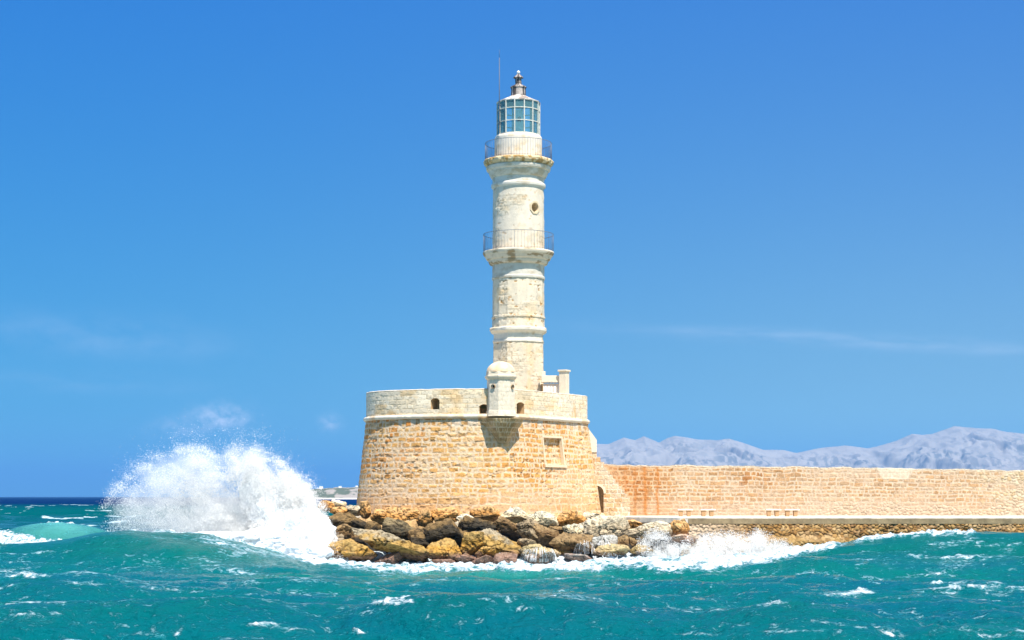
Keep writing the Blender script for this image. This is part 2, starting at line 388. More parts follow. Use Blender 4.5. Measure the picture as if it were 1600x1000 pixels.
# window surround
def wall_frame_pts(i, z, off):
    b = (.70 + .26 * float(right[i])) * (1 - (z - ZB) / (ZC - ZB)); p = PXY[i] + PN[i] * (b + off); return Vector((p[0], p[1], z))
def bm_hex(bm, c8):
    v = [bm.verts.new(p) for p in c8]
    for f in ((0, 1, 2, 3), (7, 6, 5, 4), (0, 4, 5, 1), (1, 5, 6, 2), (2, 6, 7, 3), (3, 7, 4, 0)): bm.faces.new([v[k] for k in f])
bm = bmesh.new()
def frame_bar(i0, i1, z0, z1, o0, o1):
    bm_hex(bm, [wall_frame_pts(i0, z0, o0), wall_frame_pts(i1, z0, o0), wall_frame_pts(i1, z1, o0), wall_frame_pts(i0, z1, o0),
                wall_frame_pts(i0, z0, o1), wall_frame_pts(i1, z0, o1), wall_frame_pts(i1, z1, o1), wall_frame_pts(i0, z1, o1)])
frame_bar(iw0 - 3, iw1 + 4, zw1, zw1 + .13, -.15, .062); frame_bar(iw0 - 3, iw1 + 6, zw0 - .16, zw0, -.15, .10)
frame_bar(iw0 - 3, iw0, zw0 + .003, zw1 - .003, -.15, .06); frame_bar(iw1, iw1 + 4, zw0 + .003, zw1 - .003, -.15, .06)
wf = bm_obj('window_frame', bm, M_pale, bastion, False, (.76, .64, .47)); tag(wf, 'pale stone surround of the blocked window')

# parapet with embrasures
vz = np.linspace(ZC + .1, ZT, 62); U, V = np.meshgrid(PS, vz)
col, dsp, bid, st = masonry(U, V, 31, .27, .58, .011, .015, .25, PALE, (.66, .55, .38), .012)
stain = ss(.56, .74, fbm(U * .8, V * 1.4, 0, 4, 33)); col = mixc(col, col * np.array([.98, .80, .56]), stain * .7)
gr = ss(.5, .8, fbm(U * 1.1, V * 1.1, 0, 4, 35)); col = mixc(col, (.72, .68, .57), gr * .2); col = col * 1.05
dark = ss(1.2, .0, U) * .3; col = mixc(col, col * np.array([.84, .78, .68]), dark)  # far left edge darkened: the shade on that side put into the colour
rust = ss(.64, .78, fbm(U * 2.2, V * .35, 0, 3, 37)) * ss(15, 18, U); col = mixc(col, (.66, .40, .16), rust * .6)
hole = np.zeros(U.shape, bool); emb = []
for (pa, pb, ya, yb) in ((673.5, 686.5, 621.5, 640), (748.5, 763, 631, 647), (807.5, 819, 628, 647)):
    a, b = rect_idx(pa, pb, 0.0); Y = PXY[(a + b) // 2, 1]; z0, z1 = PZ(yb, Y), PZ(ya, Y); emb.append((a, b, z0, z1))
    jj = np.arange(len(PS))[None, :]; arch = z1 - .10 * ((jj - (a + b) / 2) / ((b - a) / 2)) ** 2
    hole |= (jj >= a) & (jj <= b) & (V >= z0) & (V <= arch)
PT = np.stack([PXY[None, :, 0] + PN[None, :, 0] * dsp, PXY[None, :, 1] + PN[None, :, 1] * dsp, V], -1)
n = len(PS); hm = hole; jn = (np.arange(n) + 1) % n
fm = ~(hm[:-1][:, :] & hm[1:][:, :] & hm[:-1][:, jn] & hm[1:][:, jn])
par = grid_obj('parapet', PT, M_pale, bastion, col, closed=True, mask=fm)
# parapet top and inside face
TH = 1.0
inner = plan_off(-TH)
rows = [np.c_[plan_off(.012), np.full(n, ZT)], np.c_[plan_off(-.05), np.full(n, ZT + .035)], np.c_[plan_off(-TH + .05), np.full(n, ZT + .035)], np.c_[inner, np.full(n, ZT)], np.c_[inner, np.full(n, ZC + .3)]]
PT = np.stack(rows); PT[:3, :, 2] += (fbm(PS * 2, PS * 0, 0, 3, 44) - .5)[None] * .05
grid_obj('parapet_coping', PT, M_pale, bastion, np.broadcast_to((.78, .72, .62), PT.shape), closed=True)
for k, (a, b, z0, z1) in enumerate(emb):      # splayed recess behind each opening
    bm = bmesh.new(); m_ = (a + b) // 2; nn = PN[m_]; depth = .75
    def pt(i, z, dd, sh=0):
        tgv = Vector((nn[1], -nn[0], 0)) * -1
        return Vector((PXY[i][0] - nn[0] * dd, PXY[i][1] - nn[1] * dd, z)) + tgv * sh
    ring0 = [pt(a, z0, 0.004), pt(b, z0, 0.004)]; ring1 = [pt(a, z0, depth, .12), pt(b, z0, depth, -.12)]
    for q in range(0, 9):
        i = b + (a - b) * q / 8; zz = z1 - .10 * ((i - (a + b) / 2) / ((b - a) / 2)) ** 2; ii = int(round(i))
        ring0.append(pt(ii, zz, .004)); ring1.append(pt(ii, zz - .06, depth, .12 * (q - 4) / 4))
    A = [bm.verts.new(p) for p in ring0]; B = [bm.verts.new(p) for p in ring1]
    for q in range(len(A)): bm.faces.new((A[q], A[(q + 1) % len(A)], B[(q + 1) % len(A)], B[q]))
    bm.faces.new(B)
    e = bm_obj('embrasure', bm, M_pale, bastion, False, (.58, .42, .24))
# moulding (half round) below the parapet
th = np.linspace(-math.pi * .5, math.pi * .5, 12)
off = np.cos(th) * .16 + .02; zz = ZC + .0 + np.sin(th) * .13
wob = (fbm(PS * 3, PS * 0, 0, 3, 51) - .5) * .05
PT = np.stack([np.c_[plan_off((o + wob)[:, None] if False else 0) + PN * (o + wob)[:, None], np.full(n, z_) + wob * .6] for o, z_ in zip(off, zz)])
cc_ = mixc((.76, .72, .62), (.66, .52, .36), np.broadcast_to(ss(.5, .75, fbm(PS * 1.5, PS * 0, 0, 3, 53))[None], PT.shape[:2]))
grid_obj('string_moulding', PT, M_pale, bastion, cc_, closed=True)
# terrace floor
me_in = plan_off(-.3); bm = bmesh.new(); vs = [bm.verts.new((p[0], p[1], ZC + .45)) for p in me_in[::6]]; bm.faces.new(vs)
bm_obj('terrace_floor', bm, M_pale, bastion, False, (.62, .56, .46))

# ------------------------------------------------------------------ lathe helper
def lathe(name, prof, cx, cy, mat, parent=None, n=256, sides=0, rot=0.0, colf=None, seed=0, rough=0.0, hole=None, dens=.045, polyf=None, smooth=True, stonef=None):
    """prof: list of (z, r). sides: polygon count"""
    prof = np.array(prof, float); d = np.r_[0, np.cumsum(np.hypot(*np.diff(prof, axis=0).T))]
    k = max(len(prof), int(d[-1] / dens) + 2); s = np.unique(np.r_[np.linspace(0, d[-1], k), d]); z = np.interp(s, d, prof[:, 0]); r = np.interp(s, d, prof[:, 1])
    a = np.arange(n) / n * 2 * math.pi; A, Z = np.meshgrid(a, z); R = np.repeat(r[:, None], n, 1)
    if sides:
        w = 2 * math.pi / sides; R = R * np.cos(w / 2) / np.cos(((A - rot) % w) - w / 2)
    col = None
    if stonef is not None:
        col, dd = stonef(A * np.maximum(R, .01), Z, R, A); R = R + dd
    elif colf is not None: col = colf(A, Z, R)
    if rough: R = R + (fbm(A * np.maximum(r.mean(), .3) * 4, Z * 4, 0, 4, seed) - .5) * rough
    PT = np.stack([cx + R * np.cos(A), cy + R * np.sin(A), Z], -1)
    m = None
    if hole is not None:
        hm = hole(A, Z, R); jn = (np.arange(n) + 1) % n
        m = ~(hm[:-1] & hm[1:] & hm[:-1][:, jn] & hm[1:][:, jn])
    return grid_obj(name, PT, mat, parent, col, closed=True, mask=m, flip=False, smooth=smooth)

# ------------------------------------------------------------------ corner sentry turret
TX, TY = PX(782.5, 102.35), 102.35
K = 102.3 / F
def tz(py): return PZ(py, TY - .6)
turret = thing('sentry_turret', 'small domed sentry turret on the corner of the bastion parapet, in front of the tower', 'turret', (TX, TY, tz(648)))
def tstone(seed, ch=.26, bw=.4, mo=.012, amt=.5, base=(.78, .73, .63)):
    def f(U_, Z, R, A):
        c, d, b, s = masonry(A * 2.0, Z, seed, ch, bw, mo, .02, .3, PALE, (.66, .57, .42), .012)
        g = ss(.45, .75, fbm(A * 2, Z * 1.2, 0, 4, seed + 1)); c = mixc(c, base, amt + g * 0.2)
        return c, d
    return f
lathe('turret_body', [(tz(650), 24.5 * K), (tz(641), 22.6 * K), (tz(640), 22.2 * K), (tz(592), 21.6 * K)], TX, TY, M_pale, turret, 200, 8, math.radians(-90 - 22.5 + 14), stonef=tstone(61), smooth=True,
      hole=lambda A, Z, R: ((np.hypot((A - math.radians(237)) * .82, Z - tz(604)) < .10) | (np.hypot((A - math.radians(328)) * .82, Z - tz(604)) < .10)))
for a_ in (237, 328):
    tb = bmesh.new(); a = math.radians(a_); c = Vector((TX + math.cos(a) * .62, TY + math.sin(a) * .62, tz(604))); d = Vector((math.cos(a), math.sin(a), 0))
    bm_tube(tb, [c - d * .25, c + d * .22], .13, 16, caps=False)
    bm_obj('loophole', tb, M_pale, turret, True, (.34, .25, .15))
lathe('turret_cornice', [(tz(593), 21.0 * K), (tz(592), 23.6 * K), (tz(589), 25.3 * K), (tz(586.8), 25.5 * K), (tz(586), 24.0 * K), (tz(581), 23.3 * K), (tz(580), 22.0 * K)], TX, TY, M_pale, turret, 200, 8, math.radians(-90 - 22.5 + 14),
      colf=lambda A, Z, R: np.broadcast_to((.78, .70, .56), A.shape + (3,)), seed=5, rough=.02)
dome = [(tz(581) + math.sin(t) * 17.5 * K, max(.002, math.cos(t)) * 22.4 * K) for t in np.linspace(0, math.pi / 2, 24)]
lathe('dome', dome, TX, TY, M_pale, turret, 160, colf=lambda A, Z, R: mixc((.76, .56, .36), (.82, .72, .56), ss(.35, .8, fbm(A * 2, Z * 3, 0, 4, 8) + (Z - tz(581)) * .5)), seed=6, rough=.02)
# inverted corbel under the turret, its shade put into a darker brown palette
lathe('corbel', [(tz(691), 11 * K), (tz(686), 14 * K), (tz(672), 24 * K), (tz(660), 32 * K), (tz(654), 35 * K), (tz(653.5), 20 * K)], TX + .06, TY + .05, M_stone, turret, 200, 6, math.radians(-90 - 30 + 8),
      stonef=lambda U_, Z, R, A: (lambda q: (q[0], q[1]))(masonry(A * 1.5, Z, 71, .26, .35, .02, .03, .4, [(.34, .22, .09), (.46, .32, .15), (.54, .41, .23)], (.6, .5, .34), .02)[:2]))

# ------------------------------------------------------------------ lighthouse tower
LX, LY = PX(810, 110), 110.0; KP = 110 / F
def Z(py): return PZ(py, LY)
tower = thing('lighthouse_tower', 'tall white three-stage stone lighthouse rising from the bastion, with two balconies and a glass lantern', 'lighthouse', (LX, LY, ZC + .45))
def shaft_stone(seed, wear, base=(.78, .75, .67), ochre=.5, ch=.30):
    def f(U_, Zz, R, A):
        u = A * 1.6
        c, d, b, s = masonry(u, Zz, seed, ch, .48, .012, .02, .3, PALE[1:], (.60, .50, .36), .02)
        w = ss(wear - .08, wear + .10, fbm(u * .9, Zz * .9, 0, 4, seed + 2))
        pl = (.92 + .12 * fbm(u * 3, Zz * 3, 0, 4, seed + 3))[..., None] * np.array(base)
        crk = (1 - ss(.0, .014, np.abs(fbm(u * 1.6, Zz * 3.2, 0, 4, seed + 6) - .5))) * w
        col = mixc(pl, c, w)
        oc = ss(.60, .72, fbm(u * 1.2, Zz * 1.8, 0, 4, seed + 8)) * ochre; col = mixc(col, (.72, .56, .34), oc * .7)
        sp = ss(.74, .8, fbm(u * 3.0, Zz * 5, 0, 3, seed + 12)) * ochre; col = mixc(col, (.48, .28, .11), sp)
        gy = ss(.50, .72, fbm(u * 1.8, Zz * .5, 0, 4, seed + 15)); col = mixc(col, (.62, .61, .55), gy * .35)
        col = mixc(col, (.42, .33, .22), crk * .5)
        return col, d * w - crk * .015 - sp * .02
    return f
rot8 = math.radians(-90 - 24.5); rot16 = math.radians(-90 - 24.5)
lathe('lower_shaft', [(ZC + .45, 42.3 * KP), (Z(537), 41.6 * KP)], LX, LY, M_pale, tower, 288, 8, rot8, stonef=shaft_stone(101, .47, (.76, .68, .53), .8))
def plaincol(c, c2, seed, lo=.5, hi=.72, sx=2, sz=3):
    return lambda A, Zz, R: mixc(c, c2, ss(lo, hi, fbm(A * sx * 1.6, Zz * sz, 0, 4, seed)))
STN = plaincol((.78, .75, .66), (.55, .47, .34), 110)
MLD = plaincol((.80, .77, .69), (.62, .52, .37), 111, .55, .8)
lathe('lower_moulding', [(Z(537), 41.4 * KP), (Z(536.5), 42.8 * KP), (Z(533.5), 42.8 * KP), (Z(533), 41.2 * KP), (Z(523.5), 41.2 * KP), (Z(522), 42.5 * KP), (Z(520), 45.8 * KP), (Z(518.5), 47.3 * KP), (Z(514.8), 47.6 * KP), (Z(514), 47 * KP), (Z(512.5), 40.5 * KP)], LX, LY, M_pale, tower, 288, 8, rot8, colf=MLD, seed=7, rough=.035)
lathe('middle_shaft', [(Z(514), 41.2 * KP), (Z(499), 40.7 * KP), (Z(498.2), 41.8 * KP), (Z(495.5), 41.8 * KP), (Z(495), 40.6 * KP), (Z(438), 40.1 * KP)], LX, LY, M_pale, tower, 288, 16, rot16, stonef=shaft_stone(121, .53, (.80, .73, .59), 1.0))
lathe('middle_moulding', [(Z(438.2), 40 * KP), (Z(437.5), 41.3 * KP), (Z(434), 41.5 * KP), (Z(433), 40.6 * KP), (Z(416), 40.6 * KP)], LX, LY, M_pale, tower, 256, colf=plaincol((.68, .67, .61), (.58, .51, .40), 131), seed=8, rough=.02)
lathe('lower_balcony', [(Z(417), 40 * KP), (Z(414.8), 41.5 * KP), (Z(414), 45 * KP), (Z(411), 46.4 * KP), (Z(408.5), 46.8 * KP), (Z(407), 49.6 * KP), (Z(402), 52.2 * KP), (Z(399.5), 54.6 * KP), (Z(396), 55.8 * KP), (Z(394.4), 55.4 * KP), (Z(394), 54 * KP), (Z(393.6), 38 * KP)], LX, LY, M_pale, tower, 288, 32, 0, colf=plaincol((.76, .70, .58), (.40, .31, .19), 141, .50, .70, 2.5, 5), seed=9, rough=.05)
# porthole position
PA = math.asin((835.5 - 810) / 40.0); pa = math.radians(-90) + PA; pz = Z(330.5) + .05
def adiff(A, a): return (A - a + math.pi) % (2 * math.pi) - math.pi
lathe('upper_shaft', [(Z(394), 40.4 * KP), (Z(345), 39.9 * KP), (Z(296), 39.5 * KP)], LX, LY, M_pale, tower, 320, stonef=shaft_stone(151, .60, (.82, .76, .65), .5), hole=lambda A, Zz, R: np.hypot(adiff(A, pa) * 40 * KP, Zz - pz) < 8.2 * KP)
bm = bmesh.new(); nv = Vector((math.cos(pa), math.sin(pa), 0)); tv = Vector((-nv.y, nv.x, 0)); ctr = Vector((LX, LY, pz)) + nv * 39.9 * KP
rings = []
for (r_, d_) in ((9.8, -.12), (9.8, .03), (9.3, .045), (7.4, .045), (7.1, .02), (6.9, -.55)):
    oct_ = r_ > 9
    ring = []
    for q in range(32):
        t = q / 32 * 2 * math.pi; w = math.pi / 4; rr = r_ * (math.cos(w / 2) / math.cos(((t - w / 2) % w) - w / 2)) * (1.06 if oct_ else 1)
        if not oct_: rr = r_ * .95
        ring.append(bm.verts.new(ctr + nv * (d_ - (rr * math.cos(t) * KP) ** 2 / (2 * 40 * KP) * (1 if d_ > -.3 else 0)) + tv * rr * math.cos(t) * KP + Vector((0, 0, rr * math.sin(t) * KP * 1.08))))
    rings.append(ring)
for a, b in zip(rings, rings[1:]):
    for q in range(32): bm.faces.new((a[q], a[(q + 1) % 32], b[(q + 1) % 32], b[q]))
bm.faces.new(rings[-1])
pf = bm_obj('round_window', bm, M_pale, tower, False, (.72, .62, .44))
lathe('upper_moulding', [(Z(297), 39.3 * KP), (Z(295.5), 40.4 * KP), (Z(294), 42.2 * KP), (Z(290.5), 42.6 * KP), (Z(289), 42 * KP), (Z(288), 40.4 * KP), (Z(279), 40.6 * KP)], LX, LY, M_pale, tower, 288, colf=plaincol((.78, .76, .70), (.62, .56, .45), 161, .5, .75), seed=10, rough=.012)
def balc_rough(A): return 0
lathe('upper_balcony', [(Z(280), 40.2 * KP), (Z(279), 42.6 * KP), (Z(276), 44.3 * KP), (Z(272), 46.2 * KP), (Z(269), 46.8 * KP), (Z(268), 49.3 * KP), (Z(264), 50.6 * KP), (Z(262.5), 50.4 * KP), (Z(261.5), 49.0 * KP)], LX, LY, M_pale, tower, 288, colf=plaincol((.76, .73, .65), (.60, .52, .38), 171, .48, .7), seed=11, rough=.02)
lathe('balcony_rim', [(Z(261.8), 48.6 * KP), (Z(260.5), 51 * KP), (Z(257.5), 54 * KP), (Z(253.5), 54.6 * KP), (Z(252), 53.5 * KP), (Z(251.5), 34 * KP)], LX, LY, M_pale, tower, 288, colf=plaincol((.76, .64, .42), (.46, .30, .12), 172, .42, .60, 9, 5), seed=12, rough=.17)
lathe('lantern_drum', [(Z(252), 37.4 * KP), (Z(218), 36.9 * KP), (Z(215.4), 36.3 * KP), (Z(214), 35 * KP), (Z(213.4), 30 * KP)], LX, LY, M_pale, tower, 256, colf=plaincol((.82, .78, .70), (.74, .62, .44), 181, .5, .8), seed=13, rough=.015)
def railing(y0, y1, r, nb, name='balcony_railing'):
    bm = bmesh.new(); z0, z1 = Z(y0), Z(y1)
    for q in range(nb):
        a = q / nb * 2 * math.pi + .03; x, y = LX + math.cos(a) * r, LY + math.sin(a) * r
        bm_tube(bm, [(x, y, z0), (x, y, z1)], .007 if q % 6 else .012, 5)
    for zz_, rr in ((z1, .016), (z0 + .09, .010)):
        pts = [(LX + math.cos(a) * r, LY + math.sin(a) * r, zz_) for a in np.linspace(0, 2 * math.pi, 97)]
        bm_tube(bm, pts, rr, 5, caps=False)
    return bm_obj(name, bm, M_metal, tower, True)
railing(252, 225, 52 * KP, 76); railing(394.5, 367, 54.6 * KP, 66)
# lantern glazing
nS = 14; r0 = 33.2 * KP; zl, zh = Z(214), Z(160.5); a0 = math.radians(-90 - 10.1)
lan = bmesh.new(); va = [(LX + math.cos(a0 + q / nS * 2 * math.pi) * (r0 - .015), LY + math.sin(a0 + q / nS * 2 * math.pi) * (r0 - .015)) for q in range(nS)]
b_ = [lan.verts.new((x, y, zl)) for x, y in va]; t_ = [lan.verts.new((x, y, zh)) for x, y in va]
for q in range(nS): lan.faces.new((b_[q], b_[(q + 1) % nS], t_[(q + 1) % nS], t_[q]))
bm_obj('lantern_glass', lan, M_glass, tower, False)
bm = bmesh.new()
for q in range(nS):
    a = a0 + q / nS * 2 * math.pi; x, y = LX + math.cos(a) * r0, LY + math.sin(a) * r0
    bm_box(bm, x - .036, x + .036, y - .035, y + .035, zl, zh, .008, rz=a + math.pi / 2)
for yy, hh in ((213.2, .05), (193.6, .028), (174, .028), (161.5, .05)):
    for q in range(nS):
        a, b = a0 + q / nS * 2 * math.pi, a0 + (q + 1) / nS * 2 * math.pi
        p0 = Vector((LX + math.cos(a) * r0, LY + math.sin(a) * r0, 0)); p1 = Vector((LX + math.cos(b) * r0, LY + math.sin(b) * r0, 0)); mm = (p0 + p1) / 2; L_ = (p1 - p0).length
        bm_box(bm, mm.x - L_ / 2, mm.x + L_ / 2, mm.y - .022, mm.y + .022, Z(yy) - hh, Z(yy) + hh, 0, rz=math.atan2(p1.y - p0.y, p1.x - p0.x))
bm_obj('lantern_frame', bm, M_iron2, tower, False)
# lamp inside
lathe('lens', [(Z(212), .42), (Z(205), .46), (Z(203), .30), (Z(200), .34), (Z(190), .40), (Z(180), .34), (Z(172), .18), (Z(171), .02)], LX, LY, M_white, tower, 32, dens=.05)
bm = bmesh.new(); bm_tube(bm, [(LX + .05, LY - .45, Z(192)), (LX + .05, LY - .45, Z(185))], .11, 12); bm_obj('red_lamp', bm, M_red, tower, True)
def roofc(A, Zz, R): return mixc((.76, .70, .62), (.25, .17, .13), ss(.46, .60, fbm(A * 3.5, Zz * 5, 0, 4, 190)) * .85)
def ventc(A, Zz, R): return mixc((.10, .085, .08), (.50, .43, .38), ss(.52, .62, fbm(A * 4, Zz * 1.2, 0, 3, 191)))
lathe('lantern_roof', [(Z(159), 30 * KP), (Z(162.2), 34.3 * KP), (Z(161), 34.4 * KP), (Z(157.5), 27 * KP), (Z(153.5), 18 * KP), (Z(150.5), 12.2 * KP)], LX, LY, M_rust, tower, 140, nS, a0, colf=roofc, smooth=False)
lathe('roof_vent', [(Z(153), 11.6 * KP), (Z(138), 11.4 * KP), (Z(137.5), 12.7 * KP), (Z(136), 12.7 * KP), (Z(133.5), 7.5 * KP), (Z(131.8), 5.2 * KP), (Z(131), 4.6 * KP), (Z(130), 5 * KP), (Z(123), 4.8 * KP), (Z(122), 7.9 * KP), (Z(121), 7.6 * KP), (Z(117), 3.2 * KP), (Z(115.6), 1.9 * KP)], LX, LY, M_rust, tower, 96, 12, 0, colf=ventc, seed=14, rough=.04, dens=.03)
lathe('finial', [(Z(116), 1.2 * KP), (Z(115), 2.4 * KP), (Z(113), 2.9 * KP), (Z(111.5), 1.8 * KP), (Z(110), .3 * KP)], LX, LY, M_white, tower, 24, dens=.02)
bm = bmesh.new(); ax = PX(780.3, 109); bm_tube(bm, [(ax, 109.05, Z(213)), (ax, 109.05, Z(96)), ], .028, 6); bm_tube(bm, [(ax, 109.05, Z(96)), (ax, 109.05, Z(84))], .011, 5)
for yy in (170, 200): bm_box(bm, ax - .02, ax + .12, 109.02, 109.08, Z(yy), Z(yy) + .04)
bm_obj('lightning_rod', bm, attr_mat('grey_steel', .5, 0, tint=(.12, .14, .18), var=.1), tower, True)

# ------------------------------------------------------------------ terrace stair head beside the tower
gate = thing('terrace_gate', 'pale stone gate pier and railed landing on the terrace, right of the tower foot', 'gate', (PX(880, 108), 108, ZC + .45))
GY = 108.0
def gx(p): return PX(p, GY)
def gz(p): return PZ(p, GY)
bm = bmesh.new(); bm_box(bm, gx(875.5), gx(887.5), GY - .24, GY + .24, ZC + .45, gz(581), .02, rz=math.radians(-28)); bm_obj('pillar', bm, M_pale, gate, False, (.78, .71, .58))
bm = bmesh.new(); bm_box(bm, gx(873.8), gx(889.2), GY - .30, GY + .30, gz(581) + .002, gz(578), .02, rz=math.radians(-28)); bm_obj('cap', bm, M_pale, gate, False, (.80, .72, .58))
bm = bmesh.new(); bm_box(bm, gx(846), gx(873.5), GY + .1, GY + .4, gz(597), gz(586.5), .02); bm_box(bm, gx(846), gx(852.5), GY + .35, GY + .75, gz(597), gz(579.5), .02); bm_obj('lintel', bm, M_pale, gate, False, (.80, .73, .60))
bm = bmesh.new()
for q, xx in enumerate(np.linspace(850, 873, 11)): bm_tube(bm, [(gx(xx), GY + .25, ZC + .45), (gx(xx), GY + .25, gz(597))], .03 if q != 6 else .022, 6)
bm_obj('bars', bm, M_white, gate, True)
bm = bmesh.new(); bm_box(bm, gx(846), gx(874), GY + 1.1, GY + 1.3, ZC + .45, gz(598), .0); bm_obj('back_wall', bm, M_pale, gate, False, (.42, .31, .18))

# ------------------------------------------------------------------ stair wall with arched doorway, harbour wall
WY = 112.6; SY = 110.9
ZP = PZ(805.6, WY)            # promenade level
stair = thing('stair_wall', 'stepped stone stair wall with arched doorway between the bastion and the long harbour wall', 'wall', (PX(950, SY), SY, ZP))
xs = np.linspace(PX(900, SY), PX(984.5, SY), 150); pxs = xs / SY * F + 800
topy = np.interp(pxs, [900, 932.4, 932.5, 938, 938.1, 944, 944.1, 984.4], [706.8, 706.8, 714.2, 714.2, 722, 722, 729, 781])
zt = CH - (topy - 776) / F * SY
q = np.linspace(0, 1, 150)[:, None]; Zg = (ZP - .6) + (zt[None] - ZP + .6) * q; Xg = np.broadcast_to(xs[None], Zg.shape)
col, dsp, bid, st = masonry(Xg + 50, Zg, 205, .29, .42, .02, .02, .3, [(.56, .32, .14), (.60, .40, .22), (.62, .47, .31), (.62, .50, .38)], (.66, .57, .45), .02)
wash = ss(.45, .65, fbm(Xg * .8, Zg * .8, 0, 4, 206)) * .4; col = mixc(col, (.74, .63, .48), wash)
# arch band and opening
axc, azc, ar = PX(932, SY), PZ(770, SY), 11.5 / F * SY
dd = np.hypot(Xg - axc, Zg - azc)
opening = (((Zg > azc) & (dd < ar)) | ((Zg <= azc) & (np.abs(Xg - axc) < ar))) & (Zg > ZP + .05)
hm = opening; fm = ~(hm[:-1, :-1] & hm[1:, :-1] & hm[:-1, 1:] & hm[1:, 1:])
PT = np.stack([Xg, SY - dsp, Zg], -1)
grid_obj('stair_face', PT, M_stone, stair, col, mask=fm)
bm = bmesh.new()
for k_ in range(14):
    a, b = math.radians(-4 + k_ * 10.0), math.radians(-4 + (k_ + 1) * 10.0); c8 = []
    ra, rb = ar * .98, ar * 1.28
    for yy in (SY + .45, SY - .05):
        for (aa, r_) in ((a, ra), (b, ra), (b, rb), (a, rb)): c8.append(Vector((axc + math.cos(aa) * r_, yy, azc + math.sin(aa) * r_)))
    bm_hex(bm, c8)
bm_obj('door_arch', bm, M_pale, stair, False, (.80, .72, .58))
bm = bmesh.new(); bm_box(bm, axc - ar - .12, axc - ar + .0, SY + .02, SY + .9, ZP, azc + ar); bm_box(bm, axc + ar, axc + ar + .12, SY + .04, SY + .9, ZP, azc - .003)
bm_obj('door_jamb', bm, M_stone, stair, False, (.66, .46, .26))
bm = bmesh.new()
for k_ in range(5):
    x0 = axc - ar + k_ * 2 * ar / 5; bm_box(bm, x0 + .008, x0 + 2 * ar / 5 - .008, SY + .40, SY + .46, ZP, azc + ar, .006)
for zz_ in (ZP + .4, ZP + 1.1, azc): bm_box(bm, axc - ar, axc + ar, SY + .37, SY + .398, zz_, zz_ + .09)
bm_obj('door', bm, M_wood, stair, False)
# solid steps behind the face
bm = bmesh.new()
for (pa_, pb_, py_) in ((905, 932.4, 706.8), (932.4, 938, 714.2), (938, 944.2, 722)): bm_box(bm, PX(pa_, SY) + (.002 if pa_ > 910 else 0), PX(pb_, SY), SY + .03, WY + .8, PZ(py_, SY) - (1.0), PZ(py_, SY) + .01)
for k_ in range(9):
    x0 = PX(944.2 + k_ * 4.5, SY) + .002; zz_ = PZ(727.5 + k_ * 5.8, SY); bm_box(bm, x0, x0 + PX(804.5, SY), SY + .03, WY - .05, zz_ - .6, zz_ - .12)
bm_obj('steps', bm, M_stone, stair, False, (.70, .50, .32))
# white plastered end piece of the parapet
bm = bmesh.new(); pts = [(912, 662), (917.5, 667), (932.4, 687.5), (932.4, 706.6), (912, 706.6)]
f0 = [bm.verts.new(Vector(P(a, b, SY - .06))) for a, b in pts]; f1 = [bm.verts.new(Vector(P(a, b, SY - .06)) + Vector((0, .5, 0))) for a, b in pts]
bm.faces.new(f0); bm.faces.new(f1[::-1])
for k_ in range(len(pts)): bm.faces.new((f0[k_], f0[(k_ + 1) % 5], f1[(k_ + 1) % 5], f1[k_]))
bm_obj('stair_parapet', bm, M_pale, stair, False, (.80, .76, .66))

harbour = thing('harbour_wall', 'long straight harbour wall of pale orange stone blocks running right from the bastion', 'wall', (PX(1300, WY), WY, ZP))
xs = np.arange(PX(915, WY), PX(1850, WY), .036); pxs = xs / WY * F + 800
zt = PZ(np.interp(pxs, [900, 945, 1250, 1400, 1600, 1850], [724.5, 725.5, 729.3, 731.5, 735.6, 741]), WY) + (fbm(xs * 1.5, xs * 0, 0, 5, 211) - .5) * .16
q = np.linspace(0, 1, 100)[:, None]; Zg = (ZP - .25) + (zt[None] - ZP + .25) * q; Xg = np.broadcast_to(xs[None], Zg.shape).copy(); Pg = np.broadcast_to(pxs[None], Zg.shape)
Vn = (Zg - ZP) / (zt[None] - ZP) * 3.25
col, dsp, bid, st = masonry(Xg, Vn, 212, .27, .38, .034, .07, .5, WALLP, (.62, .48, .34), .020)
rc, rd = rubble(Xg, Zg, 213, .26, [(.56, .38, .20), (.62, .48, .30), (.66, .55, .40), (.58, .40, .25)], (.60, .48, .33), .05)
rb_ = ss(1530, 1580, Pg + (fbm(Xg, Zg * 2, 0, 3, 214) - .5) * 120)
lowr = ss(.95, .45, Vn + (fbm(Xg * .7, Zg, 0, 3, 219) - .5) * .9) * ss(1230, 1330, Pg); rb_ = np.maximum(rb_, lowr)
col = mixc(col, np.zeros(3), 0 * rb_) * (1 - rb_)[..., None] + rc * rb_[..., None]; dsp = dsp * (1 - rb_) + rd * rb_
wash = ss(.48, .68, fbm(Xg * .35, Zg * .9, 0, 4, 215)); col = mixc(col, (.58, .43, .30), wash * .5); col = mixc(col, (.60, .43, .31), ss(1.5, .4, Vn) * .45)
org = (1 - ss(985, 1075, Pg + (fbm(Xg * .8, Zg, 0, 3, 216) - .5) * 90)) ; col = mixc(col, col * np.array([.98, .74, .48]), org * .62)
for (sx_, sw, am) in ((1008, 3.2, .85), (1027, 2.0, .75), (992, 2.4, .5), (977, 2, .45)):
    s_ = np.exp(-((Pg - sx_ - (fbm(Zg * 1.5, Zg * 0, 0, 3, int(sx_)) - .5) * 5) / sw) ** 2) * am * (.6 + .8 * fbm(Xg * 4, Zg * 1.2, 0, 3, 217)); col = mixc(col, (.50, .19, .045), np.clip(s_, 0, 1))
pt_ = .55 * ss(0, 6, Pg - 1366 + Vn * 0 - (3.25 - Vn) * 12) * ss(0, 6, 1432 - Pg - (3.25 - Vn) * 14) * ss(2.45, 2.5, Vn); col = mixc(col, (.76, .67, .52), pt_); dsp = dsp * (1 - pt_) + pt_ * .03
